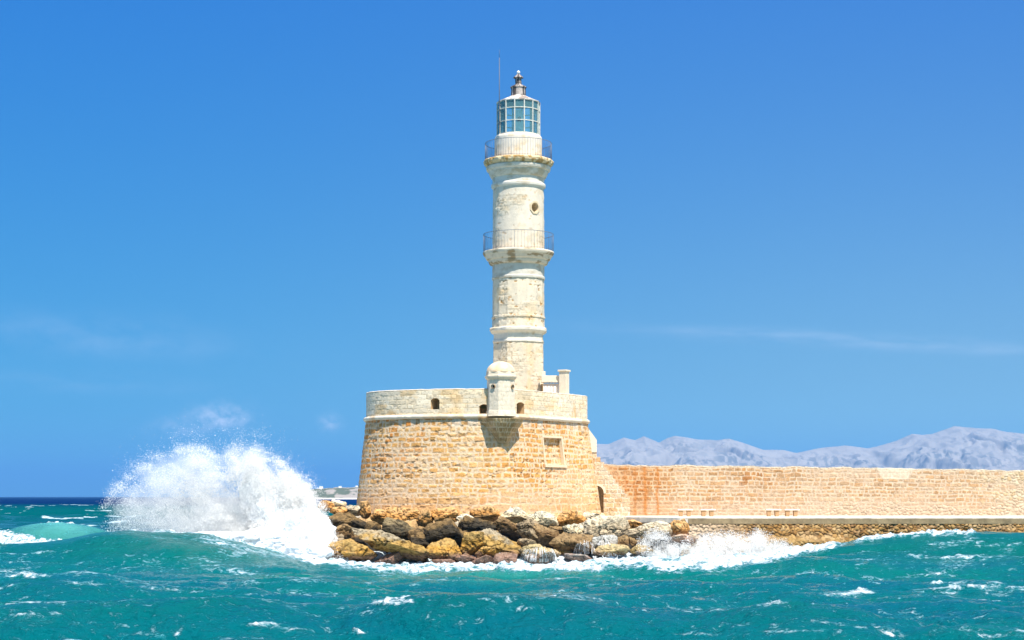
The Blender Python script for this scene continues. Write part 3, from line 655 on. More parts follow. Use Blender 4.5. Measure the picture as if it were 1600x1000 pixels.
capz = ss(3.15, 3.2, Vn); col = mixc(col, (.78, .70, .55), capz * .8)
PT = np.stack([Xg, WY - dsp, Zg], -1)
grid_obj('wall_face', PT, M_stone, harbour, col)
th_ = 1.4; PT = np.stack([np.stack([xs, np.full_like(xs, WY - .02), zt], -1), np.stack([xs, np.full_like(xs, WY + th_), zt + .01], -1), np.stack([xs, np.full_like(xs, WY + th_), zt * 0 - 1], -1)])
grid_obj('wall_top', PT, M_pale, harbour, np.broadcast_to((.74, .66, .52), PT.shape))

# ------------------------------------------------------------------ promenade and quay face
QY = 101.4
xq0 = PX(1062, QY); xs = np.arange(xq0, PX(1900, QY), .04)
bm = bmesh.new()
pv = [(PX(925, 106.5), 106.5), (PX(1000, 103.2), 103.2), (PX(1062, QY - .1), QY - .1), (PX(1900, QY - .1), QY - .1), (PX(1900, WY), WY), (PX(925, WY), WY)]
ZQ = ZP
a = [bm.verts.new((x, y, ZQ)) for x, y in pv]; b = [bm.verts.new((x, y, ZQ - .30)) for x, y in pv]
bm.faces.new(a); bm.faces.new(b[::-1])
for k_ in range(len(pv)): bm.faces.new((a[k_], a[(k_ + 1) % 6], b[(k_ + 1) % 6], b[k_]))
bmesh.ops.recalc_face_normals(bm, faces=bm.faces)
tag(bm_obj('promenade', bm, M_conc, None, False, (.72, .66, .55)), kind='structure')
ql = thing('quay_wall', 'rough brown rubble quay face under the promenade, washed by the waves', 'quay', (PX(1300, QY), QY, 0))
q = np.linspace(0, 1, 90)[:, None]; ztp = ZQ - .30; Zg = -.8 + (ztp - .004 + .8) * q + 0 * xs[None]; Xg = np.broadcast_to(xs[None], Zg.shape).copy()
rc, rd = rubble(Xg, Zg, 221, .23, [(.20, .10, .03), (.32, .17, .05), (.42, .25, .09), (.46, .31, .15), (.28, .15, .06)], (.16, .10, .045), .12, .02)
lf = 1 - ss(PX(1075, QY), PX(1180, QY), Xg + (fbm(Xg, Zg, 0, 3, 222) - .5) * 2); rc = mixc(rc, (.66, .54, .40), lf * .6)
pale = ss(.5, .7, fbm(Xg * .6, Zg * 1.4, 0, 4, 223)); rc = mixc(rc, (.40, .28, .16), pale * .35)
wetc = ss(1.75, 1.25, Zg + (fbm(Xg * .9, Zg, 0, 3, 224) - .5) * .5); rc = mixc(rc, (.34, .22, .07), wetc * .5)
slope = (1 - (Zg + .8) / (ztp + .8)) * 1.3 + ss(1.7, 1.3, Zg) * .5 * ss(PX(1120, QY), PX(1180, QY), Xg) * ss(PX(1340, QY), PX(1290, QY), Xg)
big = (fbm(Xg * .8, Zg * 1.1, 0, 3, 225) - .5) * .5 * np.clip((ztp - Zg) * 1.5, 0, 1)
PT = np.stack([Xg, QY - slope - rd - big, Zg], -1); grid_obj('rubble_face', PT, M_stone, ql, rc)

bm = bmesh.new(); bm_box(bm, PX(1075, QY), PX(1890, QY), QY - .135, QY + .3, ZQ - .36, ZQ - .05, .01)
bm_obj('shaded_slab_face', bm, M_conc, ql, False, (.34, .25, .14))  # brown strip added over the slab front, with its shade in the colour
# benches
benches = []
def make_bench(px, label):
    BY = 108.0; cx = PX(px, BY); t = thing('stone_bench', label, 'bench', (cx, BY, ZQ), 'stone benches along the promenade')
    bm = bmesh.new(); bm_box(bm, -.46, .46, -.24, .24, .37, .45, .012); s = bm_obj('seat', bm, M_pale, None, False, (.90, .86, .78)); s.parent = t
    for sx in (-.27, .22):
        bm = bmesh.new(); bm_hex(bm, [Vector(v) for v in ((sx - .10, -.19, 0), (sx + .10, -.19, 0), (sx + .13, -.19, .369), (sx - .13, -.19, .369), (sx - .10, .19, 0), (sx + .10, .19, 0), (sx + .13, .19, .369), (sx - .13, .19, .369))])
        l = bm_obj('leg', bm, M_stone, None, False, (.50, .30, .15)); l.parent = t  # the legs' shade under the seat is put into their darker brown
    return t
b0 = make_bench(1070.5, 'stone bench at the harbour wall, the one nearest the bastion')
for px, lab in ((1106, 'stone bench at the harbour wall, second one away from the bastion'), (1208, 'stone bench at the harbour wall, third one away from the bastion'), (1237, 'stone bench at the harbour wall, the one farthest from the bastion')):
    c = b0.copy(); COL.objects.link(c); c.location = (PX(px, 108), 108, ZQ); c['label'] = lab
    for ch in b0.children:
        d = ch.copy(); COL.objects.link(d); d.parent = c

# ------------------------------------------------------------------ boulders
def ico(level):
    bm = bmesh.new(); bmesh.ops.create_icosphere(bm, subdivisions=level, radius=1); v = np.array([x.co[:] for x in bm.verts]); f = np.array([[q.index for q in x.verts] for x in bm.faces]); bm.free(); return v, f
ICO = {4: ico(5), 5: ico(6)}
RT = {  # (top, middle, foot) colours
 'orange': ((.68, .40, .16), (.60, .29, .08), (.34, .20, .08)), 'pale': ((.76, .68, .50), (.70, .56, .34), (.52, .38, .2)), 'white': ((.76, .64, .45), (.60, .47, .30), (.32, .25, .16)),
 'dark': ((.24, .15, .06), (.050, .038, .022), (.02, .022, .018)), 'grey': ((.27, .20, .10), (.10, .075, .04), (.04, .04, .025)), 'brown': ((.34, .22, .10), (.19, .11, .045), (.09, .06, .035)),
 'yellow': ((.50, .31, .10), (.52, .28, .055), (.24, .15, .06)), 'greytop': ((.42, .34, .22), (.46, .28, .08), (.34, .20, .06)), 'purple': ((.26, .15, .08), (.15, .075, .05), (.06, .035, .03)),
 'taupe': ((.40, .30, .18), (.28, .20, .11), (.18, .13, .08)), 'wet': ((.52, .50, .44), (.34, .31, .26), (.2, .17, .13)), 'flat': ((.56, .42, .20), (.48, .33, .13), (.3, .2, .08)), 'pink': ((.56, .40, .27), (.48, .30, .2), (.25, .14, .1))}
def boulder(px, py, w, h, typ, label, dY=0, tilt=0, seed=None, pits=0.0, flat=0):
    seed = seed or int(px * 7 + py * 3); rg = np.random.RandomState(seed)
    base = py + h / 2
    Y = float(np.interp(base, [795, 806, 820, 835, 850, 868, 885], [102.6, 101.2, 100.0, 98.9, 97.8, 96.5, 95.3])) + dY
    hx, hz = w / 2 / F * Y * 1.01, h / 2 / F * Y * 1.08
    hy = max(.35, min(1.5, (hx * .55 + hz * .5)))
    lv = 5 if w > 22 else 4
    v, f = ICO[lv]
    n_ = rg.normal(size=(13, 3)); n_ /= np.linalg.norm(n_, axis=1)[:, None]; d_ = .46 + .42 * rg.rand(13)
    dots = v @ n_.T; r = np.where(dots > .05, d_[None] / np.maximum(dots, .05), 9.0); k = 40.0
    r = -np.log(np.exp(-k * np.minimum(r, 1.15)).sum(1) + math.exp(-k * 1.1)) / k
    p = v * r[:, None]
    if tilt:
        a = math.radians(tilt); p = p * np.array([hx, hy, hz * .8]); p = np.stack([p[:, 0] * math.cos(a) - p[:, 2] * math.sin(a), p[:, 1], p[:, 0] * math.sin(a) + p[:, 2] * math.cos(a)], 1)
    mn, mx = p.min(0), p.max(0); p = (p - (mn + mx) / 2) / (mx - mn) * 2 * np.array([hx, hy, hz])
    nz = (fbm(p[:, 0] * 1.8 + seed, p[:, 1] * 1.8, p[:, 2] * 1.8 + 9, 5, seed % 97) - .5)
    rdg = np.abs(fbm(p[:, 0] * 2.2 + seed, p[:, 1] * 2.2, p[:, 2] * 3.4, 4, seed % 89) - .5)
    sz = min(hx, hz * 1.4); n9 = fbm(p[:, 0] * 6 + seed, p[:, 1] * 6, p[:, 2] * 7, 4, seed % 71) - .5; p = p + v * (nz * .38 * sz + n9 * .16 * min(sz, .6) - (.05 - np.minimum(rdg, .05)) * 2.6 * sz)[:, None]
    if pits:
        pn = fbm(p[:, 0] * 7 + seed, p[:, 1] * 7, p[:, 2] * 7, 3, 5); p = p - v * (ss(.58, .72, pn) * pits * .11)[:, None]
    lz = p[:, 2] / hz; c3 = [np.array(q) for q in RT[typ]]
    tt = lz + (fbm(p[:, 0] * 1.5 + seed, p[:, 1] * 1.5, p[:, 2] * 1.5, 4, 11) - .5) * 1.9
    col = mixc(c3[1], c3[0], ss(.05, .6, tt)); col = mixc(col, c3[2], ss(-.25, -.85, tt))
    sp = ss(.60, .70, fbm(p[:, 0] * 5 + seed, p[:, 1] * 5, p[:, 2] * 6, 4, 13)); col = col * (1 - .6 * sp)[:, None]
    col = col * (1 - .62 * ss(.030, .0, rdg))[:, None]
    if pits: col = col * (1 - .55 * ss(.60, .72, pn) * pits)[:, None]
    ctr = P(px, py + h * .04, Y)
    wz = p[:, 2] + ctr[2]; alg = ss(.98, .62, wz + (fbm(p[:, 0] * 2 + seed, p[:, 1] * 2, p[:, 2] * 2, 3, 15) - .5) * .5)
    col = mixc(col, np.array([.24, .135, .09]) * (.15 + 1.8 * fbm(p[:, 0] * 5 + seed, p[:, 1] * 5, p[:, 2] * 7, 4, 19))[:, None], alg * .85)
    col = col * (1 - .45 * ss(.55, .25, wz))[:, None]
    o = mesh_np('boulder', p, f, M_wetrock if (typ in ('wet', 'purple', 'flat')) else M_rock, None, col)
    o.location = ctr; tag(o, label, 'boulder', 'boulders around the foot of the bastion'); return o
ROCKS = []
BL = [
 (510, 790.5, 26, 13, 'orange', 'small ochre boulder topmost at the far left end of the rock pile'),
 (530, 789.5, 22, 13, 'pale', 'pale cream boulder on the skyline left of the white wedge rock'),
 (532, 799, 32, 12, 'orange', 'orange boulder lying directly on the long dark slab at the left'),
 (553, 797, 30, 17, 'white', 'smooth white boulder at the left foot of the bastion'),
 (571, 796, 18, 20, 'orange', 'upright orange wedge-shaped rock beside the smooth white boulder'),
 (544, 815, 74, 27, 'dark', 'long dark slab with a brown top at the left edge, above the brown boulder'),
 (594, 807, 31, 18, 'orange', 'cracked orange boulder right of the upright wedge rock'),
 (628, 804, 54, 17, 'orange', 'long orange ledge rock under the left half of the bastion'),
 (537, 831, 38, 23, 'brown', 'brown boulder between the long dark slab and the yellow boulder in the spray'),
 (525, 843, 24, 18, 'taupe', 'small tan boulder half lost in the spray left of the brown boulder'),
 (611, 849, 126, 50, 'greytop', 'largest boulder of the pile, yellow with a grey top, sloping down to the right'),
 (545, 862, 88, 38, 'yellow', 'bright yellow boulder with purple wet foot beside the big splash'),
 (607, 874, 42, 24, 'purple', 'purple-brown wet rock at the foot of the largest boulder'),
 (483, 874, 24, 13, 'purple', 'tiny purple rock leftmost at the waterline under the splash'),
 (580, 829, 30, 28, 'dark', 'dark boulder in the gap right of the brown boulder, behind the largest one'),
 (627, 825, 56, 36, 'grey', 'grey-green boulder behind the largest boulder'),
 (655, 842, 34, 30, 'dark', 'black boulder in the deep gap between the grey-green boulder and the large dark one'),
 (664, 808, 28, 20, 'orange', 'round orange boulder with a dark underside below the bastion'),
 (697, 805, 46, 20, 'orange', 'crumbly orange rock pile stone directly above the large dark boulder'),
 (687, 831, 76, 40, 'dark', 'large dark boulder in the middle left, above the rounded yellow one'),
 (745, 819, 62, 28, 'dark', 'dark boulder with a whitish top edge below the blunt corner of the bastion'),
 (695, 859, 60, 34, 'yellow', 'rounded yellow boulder with a flat top at the waterline'),
 (739, 849, 38, 38, 'yellow', 'knobbly yellow boulder with a raised left horn'),
 (763, 862, 44, 24, 'yellow', 'low yellow boulder in front of the grey-topped tan one'),
 (780, 845, 80, 38, 'greytop', 'large grey-topped tan boulder under the turret side of the bastion'),
 (693, 880, 40, 15, 'purple', 'low wet purple rock in the foam below the rounded yellow boulder'),
 (727, 872, 34, 14, 'purple', 'small purple rock wedged behind the low wet ones in the foam'),
 (751, 878, 50, 22, 'purple', 'ridged purple-brown rock at the waterline, left of the reddish one'),
 (789, 874, 40, 23, 'purple', 'reddish wet rock at the waterline left of the cascade'),
 (758, 801, 46, 14, 'orange', 'flat orange rock at the bastion foot above the dark whitish-edged boulder'),
 (729, 813, 28, 14, 'pale', 'small olive-pale rock wedged between two dark boulders'),
 (790, 818, 44, 23, 'brown', 'dark brown boulder above the large grey-topped tan one'),
 (806, 805, 52, 19, 'pale', 'pale yellow rough boulder at the bastion foot right of the turret'),
 (824, 822, 36, 25, 'taupe', 'rough pitted tan boulder right of the dark brown one'),
 (829, 838, 38, 26, 'taupe', 'smooth taupe boulder leaning above the cascade rock'),
 (855, 835, 43, 34, 'brown', 'angular brown boulder behind the cascade rock'),
 (852, 813, 54, 22, 'pale', 'cream boulder with rough crest above the angular brown one'),
 (895, 813, 46, 23, 'orange', 'peach orange boulder by the lower right corner of the bastion'),
 (941, 822, 82, 34, 'white', 'large white pitted boulder in front of the arched doorway'),
 (922, 807, 36, 15, 'white', 'small white rock right below the arched doorway'),
 (897, 830, 34, 23, 'pale', 'cream rock left of the large white pitted boulder'),
 (895, 850, 78, 34, 'brown', 'big rounded brown boulder with water running off its right side'),
 (822, 850, 30, 18, 'taupe', 'small taupe rock at the left shoulder of the cascade rock'),
 (843, 866, 68, 30, 'flat', 'rounded yellowish rock under the white cascade'),
 (883, 861, 30, 16, 'yellow', 'small yellow rock between the cascade and the big rounded brown boulder'),
 (903, 872, 46, 15, 'wet', 'low wet grey rock in the foam right of the cascade'),
 (848, 881, 20, 9, 'purple', 'tiny purple rock in the foam below the cascade'),
 (868, 827, 34, 13, 'brown', 'narrow dark brown rock under the cream boulder'),
 (921, 838, 34, 12, 'orange', 'thin orange slab under the large white pitted boulder'),
 (944, 837, 20, 13, 'orange', 'small orange rock right of the thin orange slab'),
 (944, 847, 46, 26, 'wet', 'grey wet boulder with water running over it'),
 (955, 860, 60, 20, 'flat', 'flat ochre rock at the waterline right of the wet grey boulders'),
 (970, 847, 24, 22, 'brown', 'small brown boulder right of the grey wet one'),
 (988, 838, 28, 17, 'dark', 'small dark rock under the cream speckled boulder'),
 (993, 846, 22, 16, 'brown', 'small round brown rock beside the small dark grey one'),
 (1006, 844, 18, 16, 'grey', 'small dark grey rock at the left edge of the spray'),
 (1003, 858, 38, 14, 'flat', 'low ochre rock rightmost in the foam'),
 (1012, 829, 74, 30, 'white', 'cream speckled boulder right of the large white pitted one'),
 (1058, 826, 38, 32, 'orange', 'orange pitted boulder at the start of the quay'),
 (1070, 842, 44, 16, 'pink', 'pinkish low rock under the orange pitted boulder, in the spray'),
 (984, 818, 38, 12, 'orange', 'narrow orange rock at the near end of the promenade'),
]
TILT = {10: -22, 15: -18, 19: 8, 22: 20, 24: -20, 34: -40, 35: -25, 12: 20, 27: 18, 16: -30}
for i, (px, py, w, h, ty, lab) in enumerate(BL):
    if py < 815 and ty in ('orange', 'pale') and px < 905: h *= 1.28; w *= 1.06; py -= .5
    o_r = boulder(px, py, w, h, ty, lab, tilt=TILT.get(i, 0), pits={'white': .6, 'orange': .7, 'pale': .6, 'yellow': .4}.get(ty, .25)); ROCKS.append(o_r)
# rocky ground under the boulders
gx_ = np.linspace(PX(455, 100), PX(1095, 100), 420); gy_ = np.linspace(93.5, 113, 240); GX, GYY = np.meshgrid(gx_, gy_)
shore = np.interp(GX, [PX(490, 97), PX(530, 97), PX(700, 97), PX(900, 97), PX(1000, 97), PX(1090, 97)], [99.5, 96.5, 96.4, 97.2, 98.6, 100.4])
GZ = -1.6 + 3.9 * ss(.3, 5.6, GYY - shore) * 1.0 + .28 * ss(4.5, 8, GYY - shore)
edge = ss(PX(497, 102), PX(525, 102), GX); GZ = -1.2 + (GZ + 1.2) * edge + 0
GZ += (fbm(GX * 1.1, GYY * 1.1, 0, 5, 301) - .5) * .9 * edge
GZ = np.minimum(GZ, 2.95); GZ = np.where(GX > PX(925, 106), np.minimum(GZ, ZQ - .34), GZ)
gc = mixc((.50, .32, .14), (.03, .025, .018), ss(2.2, 1.6, GZ + (fbm(GX * 2, GYY * 2, 0, 3, 303) - .5) * .9)); lt = ss(2.35, 2.8, GZ); gc = mixc(gc, (.66, .44, .20), lt * .8)  # near-black low down: wet rock plus the boulder gaps' shade put into the colour
tag(grid_obj('ground', np.stack([GX, GYY, GZ], -1), M_rock, None, gc), kind='structure')
# low stone footing course around the bastion foot
foot = PXY + PN * 1.12
rows = []
for o_, z_ in ((1.55, 2.3), (1.50, 2.78), (1.35, 2.93), (.6, 3.02)):
    w_ = (fbm(PS * 1.7, PS * 0 + z_ * 0, 0, 4, 310) - .5) * .5
    rows.append(np.c_[PXY + PN * (o_ * .72 + w_ * .5)[:, None], z_ - .12 + (fbm(PS * 2.3, PS * 0, 0, 4, 311) - .5) * .22 + 0 * PS])
PT = np.stack(rows); fc = mixc((.66, .44, .21), (.74, .64, .48), np.broadcast_to(ss(.4, .7, fbm(PS, PS * 0, 0, 3, 312))[None], PT.shape[:2]))
grid_obj('footing', PT, M_rock, bastion, fc, closed=True)

# ------------------------------------------------------------------ sea
def sea_grid():
    r1 = np.exp(np.arange(math.log(22), math.log(135), .0016)); r2 = np.exp(np.arange(math.log(135.5), math.log(45000), .007))
    Yr = np.r_[r1, r2]; t = np.linspace(-.30, .30, 1000); e = np.array([-1.2, -.8, -.6, -.5, -.42, -.37, -.34, -.32]); t = np.r_[e, t, -e[::-1]]
    T, Yg = np.meshgrid(t, Yr); return T * Yg, Yg
SX, SYg = sea_grid()
PXs = SX / SYg * F + 800
rg = np.random.RandomState(5)
Hh = np.zeros(SX.shape); DX = np.zeros(SX.shape); DY = np.zeros(SX.shape)
for k_ in range(46):
    lam = 1.1 * (11.0 / 1.1) ** (rg.rand() ** .9); ang = math.radians(90 + rg.normal() * 30); kx, ky = math.cos(ang) * 2 * math.pi / lam, math.sin(ang) * 2 * math.pi / lam
    amp = .0078 * lam ** 1.02; ph = rg.rand() * 6.28; fade = np.clip(1.6 - SYg * .004 / lam * 2.0, 0, 1)
    th = kx * SX + ky * SYg + ph + 1.8 * fbm(SX * .06, SYg * .06, 0, 1, k_)
    g_ = .55 + .9 * vnoise(SX * .07 + k_, SYg * .07, 0, 300 + k_)
    Hh += amp * g_ * fade * np.sin(th); c = np.cos(th) * amp * g_ * fade * .9; DX += c * math.cos(ang); DY += c * math.sin(ang)
Hh += (.62 - np.abs(fbm(SX * .8, SYg * 1.3, 0, 5, 400) * 2 - 1)) * .24 * np.clip(1.5 - SYg * .01, 0, 1)
# a few broad swells in the foreground
Hh += .40 * np.sin(SYg * .52 + SX * .06 + 1.2 * fbm(SX * .05, SYg * .05, 0, 2, 402) * 3) * ss(95, 70, SYg)
def ridge(Yc, pts, wf, wb, bend=0):
    px_, py_ = zip(*pts); Ycc = Yc + (fbm(SX * .12, SX * 0, 0, 3, int(Yc)) - .5) * 2.4
    zc = np.interp(PXs, px_, [PZ(v - 3, Yc) for v in py_]); d = SYg - Ycc
    return zc, np.where(d < 0, np.exp(-(d / wf) ** 2), np.exp(-(d / wb) ** 2)), d
zc, pr, dL = ridge(92, [(-300, 868), (-100, 860), (0, 853), (60, 850), (110, 845), (150, 837), (200, 831), (260, 832), (320, 834), (370, 846), (430, 864), (480, 877), (520, 884), (600, 890), (700, 896)], 4.6, 4.2)
Hh = Hh * (1 - .62 * pr * (PXs < 640)) + np.maximum(0, zc - .05) * pr * (PXs < 700); crestL = pr * (PXs < 520)
zc, pr2, dR = ridge(91.5, [(840, 896), (940, 888), (1000, 884), (1080, 880), (1170, 872), (1240, 862), (1300, 851), (1350, 842), (1400, 838), (1480, 834), (1540, 833), (1600, 835), (1700, 840), (1900, 850)], 4.8, 4.5)
Hh = Hh * (1 - .62 * pr2 * (PXs > 900)) + np.maximum(0, zc - .05) * pr2 * (PXs > 800)
zc, pr3, dA = ridge(116, [(-250, 856), (-60, 842), (0, 835), (40, 825), (70, 819), (90, 816.5), (110, 818.5), (140, 824), (180, 835), (230, 850), (330, 870), (500, 876)], 3.2, 5.0)
A3 = (PXs < 500) & (SYg < 135); Hh = Hh * (1 - .35 * pr3 * A3) + np.maximum(0, zc) * pr3 * A3
# water heaps against the rocks
Hh += .25 * ss(92, 96, SYg) * ss(480, 520, PXs) * ss(1120, 1000, PXs) * ss(125, 105, SYg)
# foam
PYs = 776 + (CH - Hh) / SYg * F        # where a height lies seen from the quayside viewpoint (used to place foam patches on the real surface)
Wx, Wy = SX, SYg
foam = np.zeros(SX.shape)
def patch(px, py, w, h, a, slope=0):
    """foam patch around the spot of the sea surface at that bearing and distance"""
    global foam
    Y = CH * F / max(8, (py - 776)) if py > 868 else None
    d = ((PXs - px) / (w / 2)) ** 2 + ((PYs - py - slope * (PXs - px)) / (h / 2)) ** 2
    foam = np.maximum(foam, a * np.exp(-d * 1.1))
nbig = fbm(SX * .16, SYg * .30, 0, 4, 411); nmid = fbm(SX * .55, SYg * 1.1, 0, 4, 412)
spec = 1.33 - .33 * ss(105, 380, SYg)
foam = .24 + .23 * ss(.50, .74, nbig) * ss(.35, .6, nmid)
stk = 1 - np.abs(fbm(SX * .10 + 9, SYg * .34, 0, 5, 415) * 2 - 1); foam = foam + .22 * ss(.86, .985, stk) * ss(.35, .6, nmid)
foam *= ss(300, 60, SYg) * .9 + .1
foam = foam + .10 * ss(.12, .45, Hh) * (SYg < 88)
cr = np.exp(-(dL / .7) ** 2) * ss(120, 200, PXs) * ss(530, 470, PXs); foam = np.maximum(foam, cr * .75)
foam = np.maximum(foam, ss(-.5, .8, dL) * ss(150, 260, PXs) * ss(620, 520, PXs) * ss(125, 110, SYg) * .92)
foam = np.maximum(foam, .66 * np.exp(-((dL + 1.8) / 1.9) ** 2) * ss(260, 330, PXs) * ss(640, 480, PXs))
cr = np.exp(-((dR - .2) / 1.1) ** 2) * ss(1300, 1350, PXs) * ss(1550, 1510, PXs); foam = np.maximum(foam, cr * .95)
# surf belt before the rocks and the quay
fpy = np.interp(PXs, [440, 480, 540, 600, 680, 760, 840, 900, 960, 1040, 1100, 1170, 1230, 1290, 1330], [872, 880, 888, 895, 893, 894, 895, 892, 890, 891, 889, 883, 873, 861, 852])
fpy = fpy + (fbm(SX * .5, SYg * .2, 0, 4, 413) - .5) * 12
belt = ss(fpy + 1.5, fpy - 3.5, PYs) * ss(450, 490, PXs) * ss(1345, 1290, PXs) * (SYg < 112)
foam = np.maximum(foam, belt * (.72 + .36 * ss(.3, .6, fbm(SX * .8, SYg * 1.6, 0, 4, 414))))
foam = np.maximum(foam, .60 * ss(fpy + 12, fpy - 2, PYs) * ss(470, 540, PXs) * ss(1400, 1240, PXs) * (SYg < 112))
# foamy trough left and the pale breaking wave
foam = np.maximum(foam, .90 * ss(822, 830, PYs - PXs * .17) * ss(150, 100, PXs) * (SYg > 92.6) * (SYg < 117))
aqua = np.exp(-((PXs - 95) / 62) ** 2) * np.where(dA < 0, np.exp(-((dA + .2) / 2.6) ** 2), np.exp(-(dA / .8) ** 2)) * (SYg < 125)
foam = np.maximum(foam * (1 - .3 * np.clip(aqua * 1.3, 0, 1)) + .34 * np.clip(aqua, 0, 1) * ss(.3, .7, fbm(SX * .5, SYg * 1.5, 0, 4, 470)), np.exp(-(dA / .6) ** 2) * ss(20, 50, PXs) * ss(140, 105, PXs) * .95)
for a_ in ((614, 940, 100, 13, .92, 0), (640, 936, 60, 9, .95, .1), (410, 974, 90, 10, .86, -.05), (455, 982, 110, 12, .72, .1), (560, 987, 50, 7, .85, 0), (1310, 929, 100, 14, .80, .03), (1345, 925, 70, 10, .9, .0), (1210, 943, 70, 9, .80, -.12), (1462, 911, 45, 6, .85, 0), (1560, 928, 60, 12, .72, .05), (1250, 985, 180, 7, .72, 0), (45, 899, 110, 9, .82, 0), (130, 911, 110, 8, .74, .05), (255, 920, 120, 8, .74, .12), (40, 960, 90, 8, .76, .06), (240, 990, 160, 14, .68, 0), (880, 930, 150, 16, .66, .08), (1150, 875, 140, 8, .8, -.08), (1220, 868, 120, 7, .72, -.15), (360, 890, 200, 26, .60, .16), (470, 905, 120, 12, .62, .1), (1110, 990, 160, 8, .7, 0), (820, 948, 110, 10, .62, 0), (1180, 895, 120, 10, .55, 0), (1080, 925, 90, 8, .58, 0), (1000, 905, 80, 7, .58, 0), (700, 905, 130, 8, .6, 0)):
    patch(*a_)
far = ss(.84, .89, fbm(SX * .09, SYg * .05, 0, 4, 430) + .22 * vnoise(SX * .3, SYg * .2, 0, 431)) * (SYg > 150) * (SYg < 900); foam = np.maximum(foam, far * .8)
foam = np.clip(foam, 0, 1)
# raised relief of the foam itself
Hh += ss(.55, .9, foam) * (fbm(SX * 2.6, SYg * 3.2, 0, 4, 440) - .38) * .55 * (SYg < 130) * np.clip((SYg - 30) / 60 + .35, 0, 1)
n1 = fbm(SX * .05, SYg * .09, 0, 4, 450); n2 = fbm(SX * .3, SYg * .6, 0, 4, 451)
teal = np.array([.0, .148, .136]); blue = np.array([.0, .108, .160]); deep = np.array([.0, .018, .085])
sc = mixc(teal, blue, np.clip(ss(.40, .66, n1 * .55 + n2 * .45) * .45 + ss(86, 50, SYg) * .30 + .30 * (ss(.44, .62, fbm(SX * .11 + 4, SYg * .16, 0, 4, 455))) - .12, 0, 1))
sc = mixc(sc, (.0, .125, .108), ss(.35, 1.4, Hh) * .75)
shal = ss(fpy + 26, fpy + 2, PYs) * ss(520, 640, PXs) * ss(1000, 900, PXs) * (SYg < 110) * (.4 + .6 * ss(.4, .6, n2)); sc = mixc(sc, (.02, .23, .19), shal * .85)
sc = mixc(sc, (.0, .088, .102), ss(118, 170, SYg)); sc = mixc(sc, deep, ss(420, 1050, SYg))
sc = mixc(sc, (.16, .56, .50), np.clip(aqua, 0, 1) * (.45 + .6 * fbm(SX * .5, SYg * .9, 0, 4, 471)))
PT = np.stack([SX + np.where(SYg < 600, -DX, 0), SYg + np.where(SYg < 600, -DY, 0), Hh], -1)
